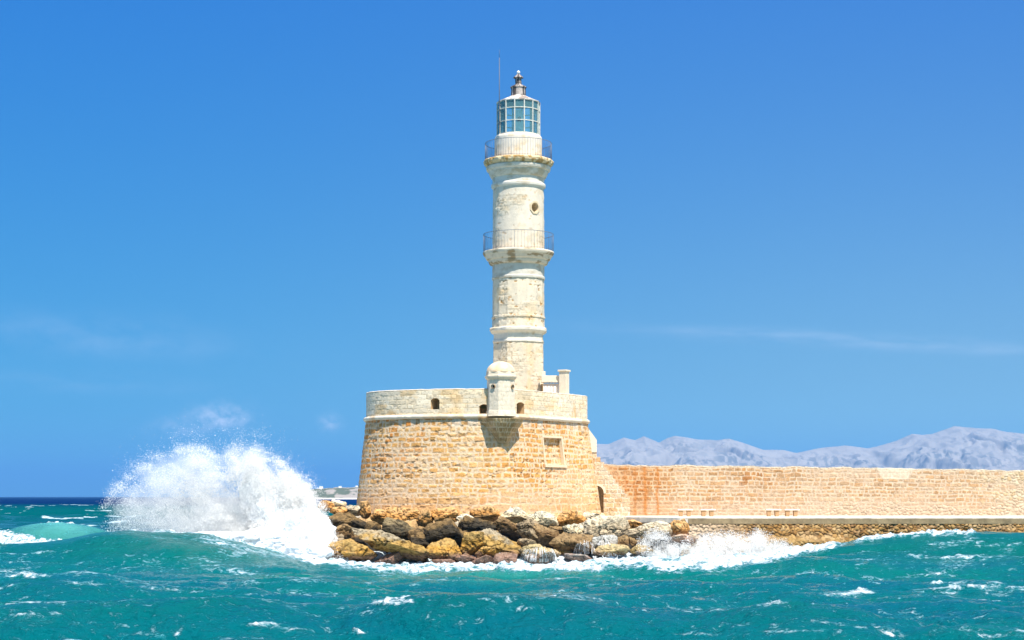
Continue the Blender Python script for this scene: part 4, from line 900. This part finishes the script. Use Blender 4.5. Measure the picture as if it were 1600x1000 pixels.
def water_mat():
    m = bpy.data.materials.new('sea_water'); m.use_nodes = True; t = m.node_tree; b = t.nodes['Principled BSDF']; L = t.links
    at = N(t, 'ShaderNodeAttribute', attribute_name='Col'); fo = N(t, 'ShaderNodeAttribute', attribute_name='foam')
    geo = N(t, 'ShaderNodeNewGeometry')
    mp = N(t, 'ShaderNodeMapping'); mp.inputs['Scale'].default_value = (1.0, 1.5, 1.0); L.new(geo.outputs['Position'], mp.inputs['Vector'])
    wn = N(t, 'ShaderNodeTexNoise', inp={'Scale': 1.3, 'Detail': 3.0}); L.new(mp.outputs[0], wn.inputs['Vector'])
    vm = N(t, 'ShaderNodeVectorMath', operation='MULTIPLY_ADD'); L.new(wn.outputs['Color'], vm.inputs[0]); vm.inputs[1].default_value = (1.4, 1.4, 1.4); L.new(mp.outputs[0], vm.inputs[2])
    n1 = N(t, 'ShaderNodeTexNoise', inp={'Scale': 2.6, 'Detail': 8.0, 'Roughness': .68, 'Lacunarity': 2.1}); L.new(vm.outputs[0], n1.inputs['Vector'])
    # ridged: thin foam threads
    def mth(op, a, b_=None, c=None, clamp=False):
        q = N(t, 'ShaderNodeMath', operation=op, use_clamp=clamp)
        for i, v in enumerate((a, b_, c)):
            if v is None: continue
            if isinstance(v, (int, float)): q.inputs[i].default_value = v
            else: L.new(v, q.inputs[i])
        return q.outputs[0]
    n1c = mth('MULTIPLY_ADD', n1.outputs[0], 2.2, -.6)
    thr = mth('SUBTRACT', 1.06, fo.outputs['Fac'])
    d = mth('SUBTRACT', n1c, thr)
    f = N(t, 'ShaderNodeMapRange', inp={'From Min': -.06, 'From Max': .30}); L.new(d, f.inputs['Value'])
    mp4 = N(t, 'ShaderNodeMapping'); mp4.inputs['Scale'].default_value = (.75, 1.6, 1.0); L.new(geo.outputs['Position'], mp4.inputs['Vector'])
    n4 = N(t, 'ShaderNodeTexNoise', inp={'Scale': 1.9, 'Detail': 6.0, 'Roughness': .62, 'Distortion': .5}); L.new(mp4.outputs[0], n4.inputs['Vector'])
    th_l = N(t, 'ShaderNodeMapRange', inp={'From Min': .0, 'From Max': .022, 'To Min': 1.0, 'To Max': 0.0}); L.new(mth('ABSOLUTE', mth('SUBTRACT', n4.outputs[0], .5)), th_l.inputs['Value'])
    th_f = N(t, 'ShaderNodeMapRange', inp={'From Min': .36, 'From Max': .66, 'To Min': .0, 'To Max': .6}); L.new(fo.outputs['Fac'], th_f.inputs['Value'])
    ff = mth('MAXIMUM', f.outputs[0], mth('MULTIPLY', th_l.outputs[0], th_f.outputs[0]))
    fa = N(t, 'ShaderNodeMapRange', inp={'From Max': .55}); L.new(ff, fa.inputs['Value']); fb = N(t, 'ShaderNodeMapRange', inp={'From Min': .35}); L.new(ff, fb.inputs['Value'])
    m0 = N(t, 'ShaderNodeMix', data_type='RGBA'); L.new(fa.outputs[0], m0.inputs['Factor']); L.new(at.outputs['Color'], m0.inputs['A']); m0.inputs['B'].default_value = (.07, .36, .42, 1)
    mx = N(t, 'ShaderNodeMix', data_type='RGBA'); L.new(fb.outputs[0], mx.inputs['Factor']); L.new(m0.outputs['Result'], mx.inputs['A']); mx.inputs['B'].default_value = (.70, .77, .80, 1)
    L.new(mx.outputs['Result'], b.inputs['Base Color'])
    rr = N(t, 'ShaderNodeMapRange', inp={'To Min': .12, 'To Max': .85}); L.new(f.outputs[0], rr.inputs['Value']); L.new(rr.outputs[0], b.inputs['Roughness'])
    b.inputs['Specular IOR Level'].default_value = .42; b.inputs['Specular Tint'].default_value = (.05, .66, .95, 1); sp = N(t, 'ShaderNodeAttribute', attribute_name='ior'); L.new(sp.outputs['Fac'], b.inputs['IOR'])
    mp2 = N(t, 'ShaderNodeMapping'); mp2.inputs['Scale'].default_value = (1.0, 1.7, 1.0); L.new(geo.outputs['Position'], mp2.inputs['Vector'])
    n3 = N(t, 'ShaderNodeTexNoise', inp={'Scale': 1.7, 'Detail': 8.0, 'Roughness': .62}); L.new(mp2.outputs[0], n3.inputs['Vector'])
    rg_ = mth('SUBTRACT', 1.0, mth('ABSOLUTE', mth('MULTIPLY_ADD', n3.outputs[0], 2.0, -1.0)))
    n5 = N(t, 'ShaderNodeTexNoise', inp={'Scale': 5.5, 'Detail': 4.0, 'Roughness': .6}); L.new(mp2.outputs[0], n5.inputs['Vector'])
    hh = mth('ADD', mth('ADD', mth('MULTIPLY', rg_, .8), mth('MULTIPLY', n5.outputs[0], .28)), mth('MULTIPLY', f.outputs[0], .25))
    bp = N(t, 'ShaderNodeBump', inp={'Strength': 1.0, 'Distance': .24}); L.new(hh, bp.inputs['Height']); L.new(bp.outputs[0], b.inputs['Normal'])
    return m
M_sea = water_mat()
tag(grid_obj('water', PT, M_sea, None, sc, attrs={'foam': foam, 'ior': spec}, flip=False), kind='structure')

# ------------------------------------------------------------------ breaking wave: droplets thrown up against the rocks
M_spray = bpy.data.materials.new('white_spray'); M_spray.use_nodes = True
t = M_spray.node_tree; [t.nodes.remove(n_) for n_ in list(t.nodes)]
df = N(t, 'ShaderNodeBsdfDiffuse'); df.inputs[0].default_value = (.98, .97, .95, 1); tl = N(t, 'ShaderNodeBsdfTranslucent'); tl.inputs[0].default_value = (.98, .97, .95, 1)
mx = N(t, 'ShaderNodeMixShader'); mx.inputs[0].default_value = .5; o_ = N(t, 'ShaderNodeOutputMaterial'); t.links.new(df.outputs[0], mx.inputs[1]); t.links.new(tl.outputs[0], mx.inputs[2]); t.links.new(mx.outputs[0], o_.inputs[0])
TET = np.array([(1, 1, 1), (1, -1, -1), (-1, 1, -1), (-1, -1, 1)]) / 1.732; TF = np.array([(0, 1, 2), (0, 3, 1), (0, 2, 3), (1, 3, 2)])
def drops(name, pts, size, rg, label, cat=None):
    n_ = len(pts); q = rg.normal(size=(n_, 4)); q /= np.linalg.norm(q, axis=1)[:, None]; w, x, y, z = q.T
    R = np.stack([1 - 2 * (y * y + z * z), 2 * (x * y - z * w), 2 * (x * z + y * w), 2 * (x * y + z * w), 1 - 2 * (x * x + z * z), 2 * (y * z - x * w), 2 * (x * z - y * w), 2 * (y * z + x * w), 1 - 2 * (x * x + y * y)], 1).reshape(-1, 3, 3)
    V = np.einsum('nij,kj->nki', R, TET) * size[:, None, None] + pts[:, None, :]
    Fc = (TF[None] + (np.arange(n_) * 4)[:, None, None]).reshape(-1, 3)
    o = mesh_np(name, V.reshape(-1, 3), Fc, M_spray, None, None, smooth=False); return tag(o, label, cat, kind='stuff')
rg = np.random.RandomState(21)
TOPX = [150, 165, 180, 200, 225, 250, 275, 300, 318, 335, 350, 365, 385, 405, 420, 440, 460, 480, 495, 508, 522, 535, 548]
TOPY = [820, 785, 762, 742, 724, 710, 700, 694, 693, 706, 709, 699, 692, 693, 697, 716, 735, 748, 770, 785, 806, 822, 845]
BOTX = [150, 200, 260, 330, 380, 430, 470, 500, 530, 550]; BOTY = [836, 838, 838, 842, 852, 868, 880, 884, 878, 868]
def sample(n_):
    x = 150 + 400 * rg.rand(n_); y = 684 + 204 * rg.rand(n_)
    tp = np.interp(x, TOPX, TOPY) + (fbm(x * .055, x * 0, 0, 5, 500, .6) - .5) * 62; bt = np.interp(x, BOTX, BOTY)
    e = (y - tp); ox, oy = 520, 930; th = np.arctan2(oy - y, ox - x + 1e-3); r = np.hypot(x - ox, y - oy)
    st = fbm(th * 7, r * .012, 0, 4, 501); pu = fbm(x * .035, y * .035, 0, 4, 502); pf = fbm(x * .12, y * .12, 0, 3, 503)
    w = ss(-10 * rg.rand(n_), 30, e) * (.25 + .75 * ss(0, 60, e))
    core = np.exp(-((x - 455) / 62) ** 2 - ((y - 842) / 58) ** 2) * 3.2 + np.exp(-((x - 410) / 70) ** 2 - ((y - 790) / 60) ** 2) * 1.1
    lob = np.exp(-((x - 312) / 22) ** 2 - ((y - 722) / 30) ** 2) * .5 + np.exp(-((x - 400) / 26) ** 2 - ((y - 715) / 26) ** 2) * .55 + np.exp(-((x - 455 - (y - 750) * .6) / 20) ** 2) * ss(700, 760, y) * .8 + np.exp(-((x - 265) / 50) ** 2 - ((y - 740) / 40) ** 2) * .18
    base = .26 + .46 * ss(190, 330, x) + core * .28 + lob
    ct = np.exp(-((x - 452) / 75) ** 2 - ((y - 835) / 70) ** 2); tex = np.clip(.22 + .9 * ct + 2.0 * (ss(.36, .66, .35 * st + .35 * pu + .3 * pf)), .12, 3)
    d = (.42 + .3 * ss(300, 420, x)) * w * base * tex * ss(bt + 4, bt - 3, y); d *= ss(150, 200, x) * .9 + .1 * (x > 158)
    d *= ss(552, 500, x) * .9 + .1
    return x, y, np.clip(d / 4.2, 0, 1)
X, Y_, D = sample(4200000); keep = rg.rand(len(X)) < D * 1.15
X, Y_, D = X[keep], Y_[keep], D[keep]
if len(X) > 560000: X, Y_, D = X[:560000], Y_[:560000], D[:560000]
nj, per = 130, 420
ju = rg.rand(nj); xe = 185 + 330 * ju ** .75; ye = np.interp(xe, TOPX, TOPY) + 4 + 75 * rg.rand(nj) ** 1.6
x0 = np.clip(xe + 60 + 90 * rg.rand(nj), 300, 505) * .55 + .45 * (440 + 60 * rg.rand(nj)); y0 = np.interp(x0, BOTX, BOTY) - 4; xm = x0 + (xe - x0) * .35; ym = ye - 2 + (y0 - ye) * (.12 + .25 * rg.rand(nj))
tj = np.clip(rg.rand(nj, per) ** .75, 0, 1) * (1 - .25 * rg.rand(nj, 1)) + .03; wj = (.8 + 3.2 * rg.rand(nj, 1) ** 2) * (.35 + tj)
bx = (1 - tj) ** 2 * x0[:, None] + 2 * tj * (1 - tj) * xm[:, None] + tj ** 2 * xe[:, None] + rg.normal(size=tj.shape) * wj; by = (1 - tj) ** 2 * y0[:, None] + 2 * tj * (1 - tj) * ym[:, None] + tj ** 2 * ye[:, None] + rg.normal(size=tj.shape) * wj
kj = (by < np.interp(bx, BOTX, BOTY)).ravel(); X = np.r_[X, bx.ravel()[kj]]; Y_ = np.r_[Y_, by.ravel()[kj]]; D = np.r_[D, .12 + 0 * bx.ravel()[kj]]
n_f = 26000; xf = 165 + 345 * rg.rand(n_f); yf = np.interp(xf, TOPX, TOPY) + 12 - rg.exponential(9, n_f); kf = rg.rand(n_f) < .15 + .85 * ss(.45, .6, fbm(xf * .09, yf * .09, 0, 3, 507)); X = np.r_[X, xf[kf]]; Y_ = np.r_[Y_, yf[kf]]; D = np.r_[D, 0 * xf[kf]]
dist = 96.9 + rg.normal(size=len(X)) * .85; dist = np.clip(dist, 93.6, 101) - ss(500, 545, X) * 1.6
pts = np.stack([PX(X, 97), dist, PZ(Y_, 97)], 1)
size = .009 + .011 * rg.rand(len(X)) ** 2 + .030 * (rg.rand(len(X)) < .04) * rg.rand(len(X)) + ss(.25, .8, D) * .010
print('SPRAY', len(X))
drops('breaking_wave_spray', pts, size, rg, 'tall burst of white spray where a wave breaks on the left end of the rocks', 'spray')
# the dense white heart of the burst
hv, hf = ICO[5]; VV = []; FF = []; off_ = 0
for (cx0, cy0, hx0, hz0, hy0, dy0, sd0) in ((463, 840, 52, 46, 1.1, 96.3, 1), (430, 806, 38, 36, .8, 96.6, 2), (412, 850, 56, 22, .9, 95.2, 3), (478, 864, 44, 22, .9, 95.0, 4), (350, 840, 56, 10, .7, 94.6, 5), (400, 772, 26, 36, .5, 97.0, 6)):
    p = hv.copy(); n_a = fbm(p[:, 0] * 1.6 + sd0 * 9, p[:, 1] * 1.6, p[:, 2] * 1.6 + 5, 6, 520 + sd0, .6); p = p * (.45 + 1.0 * n_a)[:, None]
    p = p * np.array([hx0 / F * dy0, hy0, hz0 / F * dy0]) * 1.05 + P(cx0, cy0, dy0); VV.append(p); FF.append(hf + off_); off_ += len(hv)
M_foam = attr_mat('dense_foam', .9, 1.0, 5, .12, tint=(.93, .95, .96), var=.04)
tag(mesh_np('breaking_wave_foam', np.concatenate(VV), np.concatenate(FF), M_foam), 'dense white foam at the heart of the burst', kind='stuff')
# fine mist hanging in the burst: a volume whose density follows the same plumes
MB_ = [(455, 838, 58, 48, 1.5, 2.6), (412, 790, 46, 52, 1.4, 1.7), (395, 728, 30, 34, 1.1, .9), (455, 785, 38, 48, 1.2, 1.3), (318, 742, 34, 46, 1.2, .8), (345, 800, 62, 44, 1.4, 1.2), (262, 765, 62, 62, 1.4, .62), (215, 800, 50, 44, 1.3, .40), (290, 725, 34, 34, 1.0, .5), (300, 820, 90, 22, 1.4, .8)]
mm = bpy.data.materials.new('spray_mist'); mm.use_nodes = True; t = mm.node_tree; [t.nodes.remove(n_) for n_ in list(t.nodes)]
geo = N(t, 'ShaderNodeNewGeometry')
def vm_(op, a, b=None):
    q = N(t, 'ShaderNodeVectorMath', operation=op)
    for i, v in enumerate((a, b)):
        if v is None: continue
        if isinstance(v, tuple): q.inputs[i].default_value = v
        else: t.links.new(v, q.inputs[i])
    return q
def mt_(op, a, b=None, clamp=False):
    q = N(t, 'ShaderNodeMath', operation=op, use_clamp=clamp)
    for i, v in enumerate((a, b)):
        if v is None: continue
        if isinstance(v, (int, float)): q.inputs[i].default_value = v
        else: t.links.new(v, q.inputs[i])
    return q.outputs[0]
nz = N(t, 'ShaderNodeTexNoise', inp={'Scale': .75, 'Detail': 5.0, 'Roughness': .62}); t.links.new(geo.outputs['Position'], nz.inputs['Vector'])
wv = vm_('ADD', geo.outputs['Position'], None); wo = vm_('MULTIPLY', nz.outputs['Color'], (1.6, 1.0, 1.6)); wo2 = vm_('SUBTRACT', wo.outputs[0], (.8, .5, .8)); t.links.new(wo2.outputs[0], wv.inputs[1])
tot = None
for (cx0, cy0, hx0, hz0, hy0, de) in MB_:
    c0 = P(cx0, cy0, 97.0); s0 = (1 / (hx0 / F * 97), 1 / hy0, 1 / (hz0 / F * 97))
    dv_ = vm_('MULTIPLY', vm_('SUBTRACT', wv.outputs[0], tuple(c0)).outputs[0], s0); ln = N(t, 'ShaderNodeVectorMath', operation='LENGTH'); t.links.new(dv_.outputs[0], ln.inputs[0])
    g0 = mt_('MULTIPLY', mt_('SUBTRACT', 1.0, ln.outputs['Value'], clamp=True), de * 1.6)
    tot = g0 if tot is None else mt_('ADD', tot, g0)
nd = N(t, 'ShaderNodeTexNoise', inp={'Scale': 1.6, 'Detail': 5.0, 'Roughness': .65}); t.links.new(geo.outputs['Position'], nd.inputs['Vector'])
nr = N(t, 'ShaderNodeMapRange', inp={'From Min': .36, 'From Max': .66, 'To Min': .15, 'To Max': 1.7}); t.links.new(nd.outputs[0], nr.inputs['Value'])
pvm = N(t, 'ShaderNodeVolumePrincipled'); pvm.inputs['Color'].default_value = (.99, .99, .99, 1); pvm.inputs['Anisotropy'].default_value = -.1
t.links.new(mt_('MULTIPLY', tot, nr.outputs[0]), pvm.inputs['Density']); o_ = N(t, 'ShaderNodeOutputMaterial'); t.links.new(pvm.outputs[0], o_.inputs['Volume'])
bm = bmesh.new(); bm_box(bm, PX(140, 97), PX(560, 97), 94.9, 99.1, PZ(896, 97), PZ(672, 97)); tag(bm_obj('spray_mist', bm, mm, None, False), 'soft white mist drifting in the burst of spray', kind='stuff')
# low spray along the quay
x = 990 + 290 * rg.rand(260000); y = 812 + 66 * rg.rand(260000)
tp = np.interp(x, [990, 1020, 1060, 1110, 1150, 1185, 1200, 1230, 1280], [842, 824, 838, 832, 830, 826, 832, 846, 856]) + (fbm(x * .08, x * 0, 0, 3, 510) - .5) * 14
bt = np.interp(x, [990, 1100, 1200, 1280], [866, 874, 868, 858])
d = ss(-4, 26, y - tp) * ss(bt + 3, bt - 2, y) * (.12 + .6 * ss(.35, .65, fbm(x * .06, y * .06, 0, 4, 511))) * ss(985, 1010, x) * ss(1285, 1230, x)
k_ = rg.rand(len(x)) < d; x, y = x[k_], y[k_]
pts = np.stack([PX(x, 97.5), 97.2 + rg.normal(size=len(x)) * .8, PZ(y, 97.5)], 1)
drops('quay_spray', pts, .012 + .02 * rg.rand(len(x)) ** 2, rg, 'low veil of spray along the foot of the quay', 'spray')
bm = bmesh.new(); bm_box(bm, PX(985, 97.5), PX(1275, 97.5), 96.2, 99.6, PZ(884, 97.5), PZ(815, 97.5))
mq = mm.copy(); mq.name = 'quay_mist'; tq = mq.node_tree
pq = [n_ for n_ in tq.nodes if n_.type == 'PRINCIPLED_VOLUME'][0]; gq = [n_ for n_ in tq.nodes if n_.type == 'NEW_GEOMETRY'][0]
for l_ in list(tq.links):
    if l_.to_node == pq: tq.links.remove(l_)
nq = N(tq, 'ShaderNodeTexNoise', inp={'Scale': 1.1, 'Detail': 5.0, 'Roughness': .62}); tq.links.new(gq.outputs['Position'], nq.inputs['Vector'])
rq = N(tq, 'ShaderNodeMapRange', inp={'From Min': .42, 'From Max': .66, 'To Min': .0, 'To Max': .5}); tq.links.new(nq.outputs[0], rq.inputs['Value'])
cq = tuple(P(1115, 858, 97.8)); sq = (1 / (150 / F * 97.8), 1 / 1.7, 1 / (34 / F * 97.8))
q1 = N(tq, 'ShaderNodeVectorMath', operation='SUBTRACT'); tq.links.new(gq.outputs['Position'], q1.inputs[0]); q1.inputs[1].default_value = cq
q2 = N(tq, 'ShaderNodeVectorMath', operation='MULTIPLY'); tq.links.new(q1.outputs[0], q2.inputs[0]); q2.inputs[1].default_value = sq
q3 = N(tq, 'ShaderNodeVectorMath', operation='LENGTH'); tq.links.new(q2.outputs[0], q3.inputs[0])
q4 = N(tq, 'ShaderNodeMath', operation='SUBTRACT', use_clamp=True); q4.inputs[0].default_value = 1.0; tq.links.new(q3.outputs['Value'], q4.inputs[1])
q5 = N(tq, 'ShaderNodeMath', operation='MULTIPLY'); tq.links.new(q4.outputs[0], q5.inputs[0]); tq.links.new(rq.outputs[0], q5.inputs[1]); tq.links.new(q5.outputs[0], pq.inputs['Density'])
tag(bm_obj('quay_mist', bm, mq, None, False), 'thin mist over the surf at the foot of the quay', kind='stuff')
# water streaming off the rocks
bm = bmesh.new()
from mathutils.bvhtree import BVHTree
tv_, tf_ = [], []
for o_r in ROCKS:
    b0_ = len(tv_); me_ = o_r.data; L_ = o_r.location
    tv_ += [v.co + L_ for v in me_.vertices]; tf_ += [[b0_ + i for i in p_.vertices] for p_ in me_.polygons]
rock_tree = BVHTree.FromPolygons(tv_, tf_)
def streams(px0, px1, ytop, ybot, n_, Y, seed, bulge=.35):
    rg = np.random.RandomState(seed); pc = (px0 + px1) / 2
    for _ in range(n_):
        u = rg.rand() * 2 - 1; xt = pc + u * (px1 - px0) / 2 * .72; xb = pc + u * (px1 - px0) / 2 * (1.0 + .05 * rg.rand())
        yt = ytop + abs(u) ** 2 * 5 + rg.rand() * 3 + (rg.rand() ** 3) * 10; yb = ybot - rg.rand() * 2; pts = []
        for q in np.linspace(0, 1, 7):
            xx = xt + (xb - xt) * math.sin(q * 1.57); yy = yt + (yb - yt) * q ** 1.3
            p = P(xx, yy, Y); hit = rock_tree.ray_cast(Vector((PX(xx, Y), 88, p[2])), Vector((0, 1, 0)), 12)[0]
            yq = hit.y - .015 if hit is not None else (pts[-1][1] if pts else Y - .5)
            if pts and abs(yq - pts[-1][1]) > .45: yq = pts[-1][1] - .03
            pts.append((PX(xx, Y), yq, p[2]))
        r_ = .006 + .018 * rg.rand() ** 2; bm_tube(bm, pts, [r_ * .7, r_, r_, r_, r_ * 1.1, r_ * 1.3, r_ * 1.5], 5)
streams(812, 876, 853.5, 879, 62, 95.0, 1, .30); streams(896, 934, 843, 866, 30, 96.4, 2, .3); streams(930, 958, 840, 852, 16, 97.6, 3, .25); streams(925, 975, 862, 870, 30, 96.2, 4, .2)
streams(532, 548, 868, 883, 12, 95.2, 5, .2); streams(590, 600, 872, 884, 5, 95.4, 6, .2)
tag(bm_obj('cascading_water', bm, M_spray, None, True), 'thin white streams of water running off the rocks at the waterline', 'cascade', kind='stuff')

# ------------------------------------------------------------------ mountains
MYd = 12000.0
prof = [(700, 776), (860, 735), (905, 705), (932, 693), (951, 693), (975, 683), (992, 687), (1006, 681), (1030, 691), (1042, 684), (1054, 680), (1067, 682), (1091, 686), (1120, 687), (1138, 684.5), (1160, 691), (1193, 702), (1223, 702.5), (1245, 707), (1277, 700), (1320, 695), (1355, 700), (1370, 697), (1400, 688), (1425, 677), (1440, 678.5), (1457, 677), (1492, 665), (1520, 668), (1550, 669), (1572, 674), (1600, 677), (1660, 682), (1760, 690), (1900, 705), (2100, 735), (2300, 776)]
px_, py_ = zip(*prof)
mx_ = np.linspace(PX(690, MYd), PX(2320, MYd), 1150); my_ = np.linspace(MYd - 2600, MYd + 1200, 300); MX, MY = np.meshgrid(mx_, my_)
MP = MX / MYd * F + 800; Hc = np.interp(MP, px_, [PZ(v, MYd) for v in py_]); 
fr = (MY - (MYd - 2600)) / 2600; env = np.where(fr < 1, np.clip(fr, 0, 1) ** .85, np.clip(1 - (fr - 1) * 1.6, 0, 1))
sc_ = 1 / 420.; wx_ = MX * sc_ + (fbm(MX * sc_, MY * sc_, 0, 3, 601) - .5) * 1.6
rid = 1 - np.abs(fbm(wx_ * 1.25, MY * sc_ * .32, 0, 5, 602) * 2 - 1); rid2 = 1 - np.abs(fbm(MX * sc_ * 3, MY * sc_ * 3, 0, 4, 603) * 2 - 1)
MZ = Hc * env * (1 - (1 - np.exp(-((fr - 1) / .12) ** 2)) * (.60 - .60 * rid)) + (rid2 - .7) * 16 * np.clip(env * 1.3, 0, 1) * (1 - .65 * np.exp(-((fr - 1) / .06) ** 2))
MZ = np.maximum(MZ, -5) - 3
scr = ss(.50, .60, fbm(MX / 24, MY / 60, 0, 3, 604)) * (.35 + .65 * ss(.4, .6, fbm(MX / 300, MY / 400, 0, 3, 605))); hc = mixc((.35, .325, .30), (.14, .15, .155), scr * (.8 - .5 * ss(.7, 1, fr)))
tag(grid_obj('mountains', np.stack([MX, MY, MZ], -1), M_hill, None, hc), kind='structure')
# low far coast on the left
CY = 2600.0
cx_ = np.linspace(PX(395, CY), PX(720, CY), 420); cy_ = np.linspace(CY - 60, CY + 160, 70); CX, CYg = np.meshgrid(cx_, cy_); CP = CX / CY * F + 800
Hc = np.interp(CP, [395, 440, 490, 505, 520, 540, 560, 640, 720], [776, 770, 764.5, 763, 762, 763, 761.5, 762, 776]); Hc = PZ(Hc, CY + 40)
fr = (CYg - CY + 60) / 90; CZ = -1.5 + (Hc + 1.5) * ss(0, 1, fr) + (fbm(CX * .05, CYg * .05, 0, 4, 611) - .5) * 4 * ss(.1, .6, fr)
lc = mixc((.34, .30, .26), (.10, .12, .08), ss(.48, .58, fbm(CX * .06, CYg * .08, 0, 4, 612))); lc = mixc(lc, (.62, .58, .52), ss(2.6, 1.4, CZ))
tag(grid_obj('hills', np.stack([CX, CYg, CZ], -1), M_hill, None, lc), kind='structure')
def house(px, py, w, h, label):
    Y = CY + 45; c = P(px, py + h / 2, Y); k = Y / F; t = thing('far_house', label, 'house', tuple(c))
    W, Hh_ = w * k, h * k
    bm = bmesh.new(); bm_box(bm, c[0] - W / 2, c[0] + W / 2, Y - 4, Y + 4, c[2] - 3, c[2] + Hh_ * .62); bm_box(bm, c[0] - W * .15, c[0] + W * .48, Y - 3, Y + 3, c[2] + Hh_ * .62 + .01, c[2] + Hh_)
    bm_obj('wall', bm, M_white, t, False)
    for dx in (-.3, .0, .3):
        bm = bmesh.new(); bm_box(bm, c[0] + dx * W - .6, c[0] + dx * W + .6, Y - 4.06, Y - 3.9, c[2] + .8, c[2] + 2.6); bm_obj('window', bm, M_dark, t, False)
house(500.5, 763, 8.5, 6.5, 'white flat-roofed house on the far shore, the one nearer the splash')
house(530.5, 763, 7, 7, 'white flat-roofed house on the far shore, in the middle of the three')
house(556.5, 761.5, 5, 5.5, 'white house on the far shore, half hidden by the bastion edge')

# ------------------------------------------------------------------ haze
hz = bmesh.new(); bm_box(hz, -30000, 30000, -300, 46000, -7, 640)
mh = bpy.data.materials.new('sea_haze'); mh.use_nodes = True; t = mh.node_tree; [t.nodes.remove(n_) for n_ in list(t.nodes)]
pv_ = N(t, 'ShaderNodeVolumePrincipled'); pv_.inputs['Color'].default_value = (.18, .50, .88, 1); pv_.inputs['Density'].default_value = 6.0e-5; pv_.inputs['Anisotropy'].default_value = 0.1
o_ = N(t, 'ShaderNodeOutputMaterial'); t.links.new(pv_.outputs[0], o_.inputs['Volume'])
hzo = bm_obj('haze', hz, mh, None, False); tag(hzo, kind='stuff')
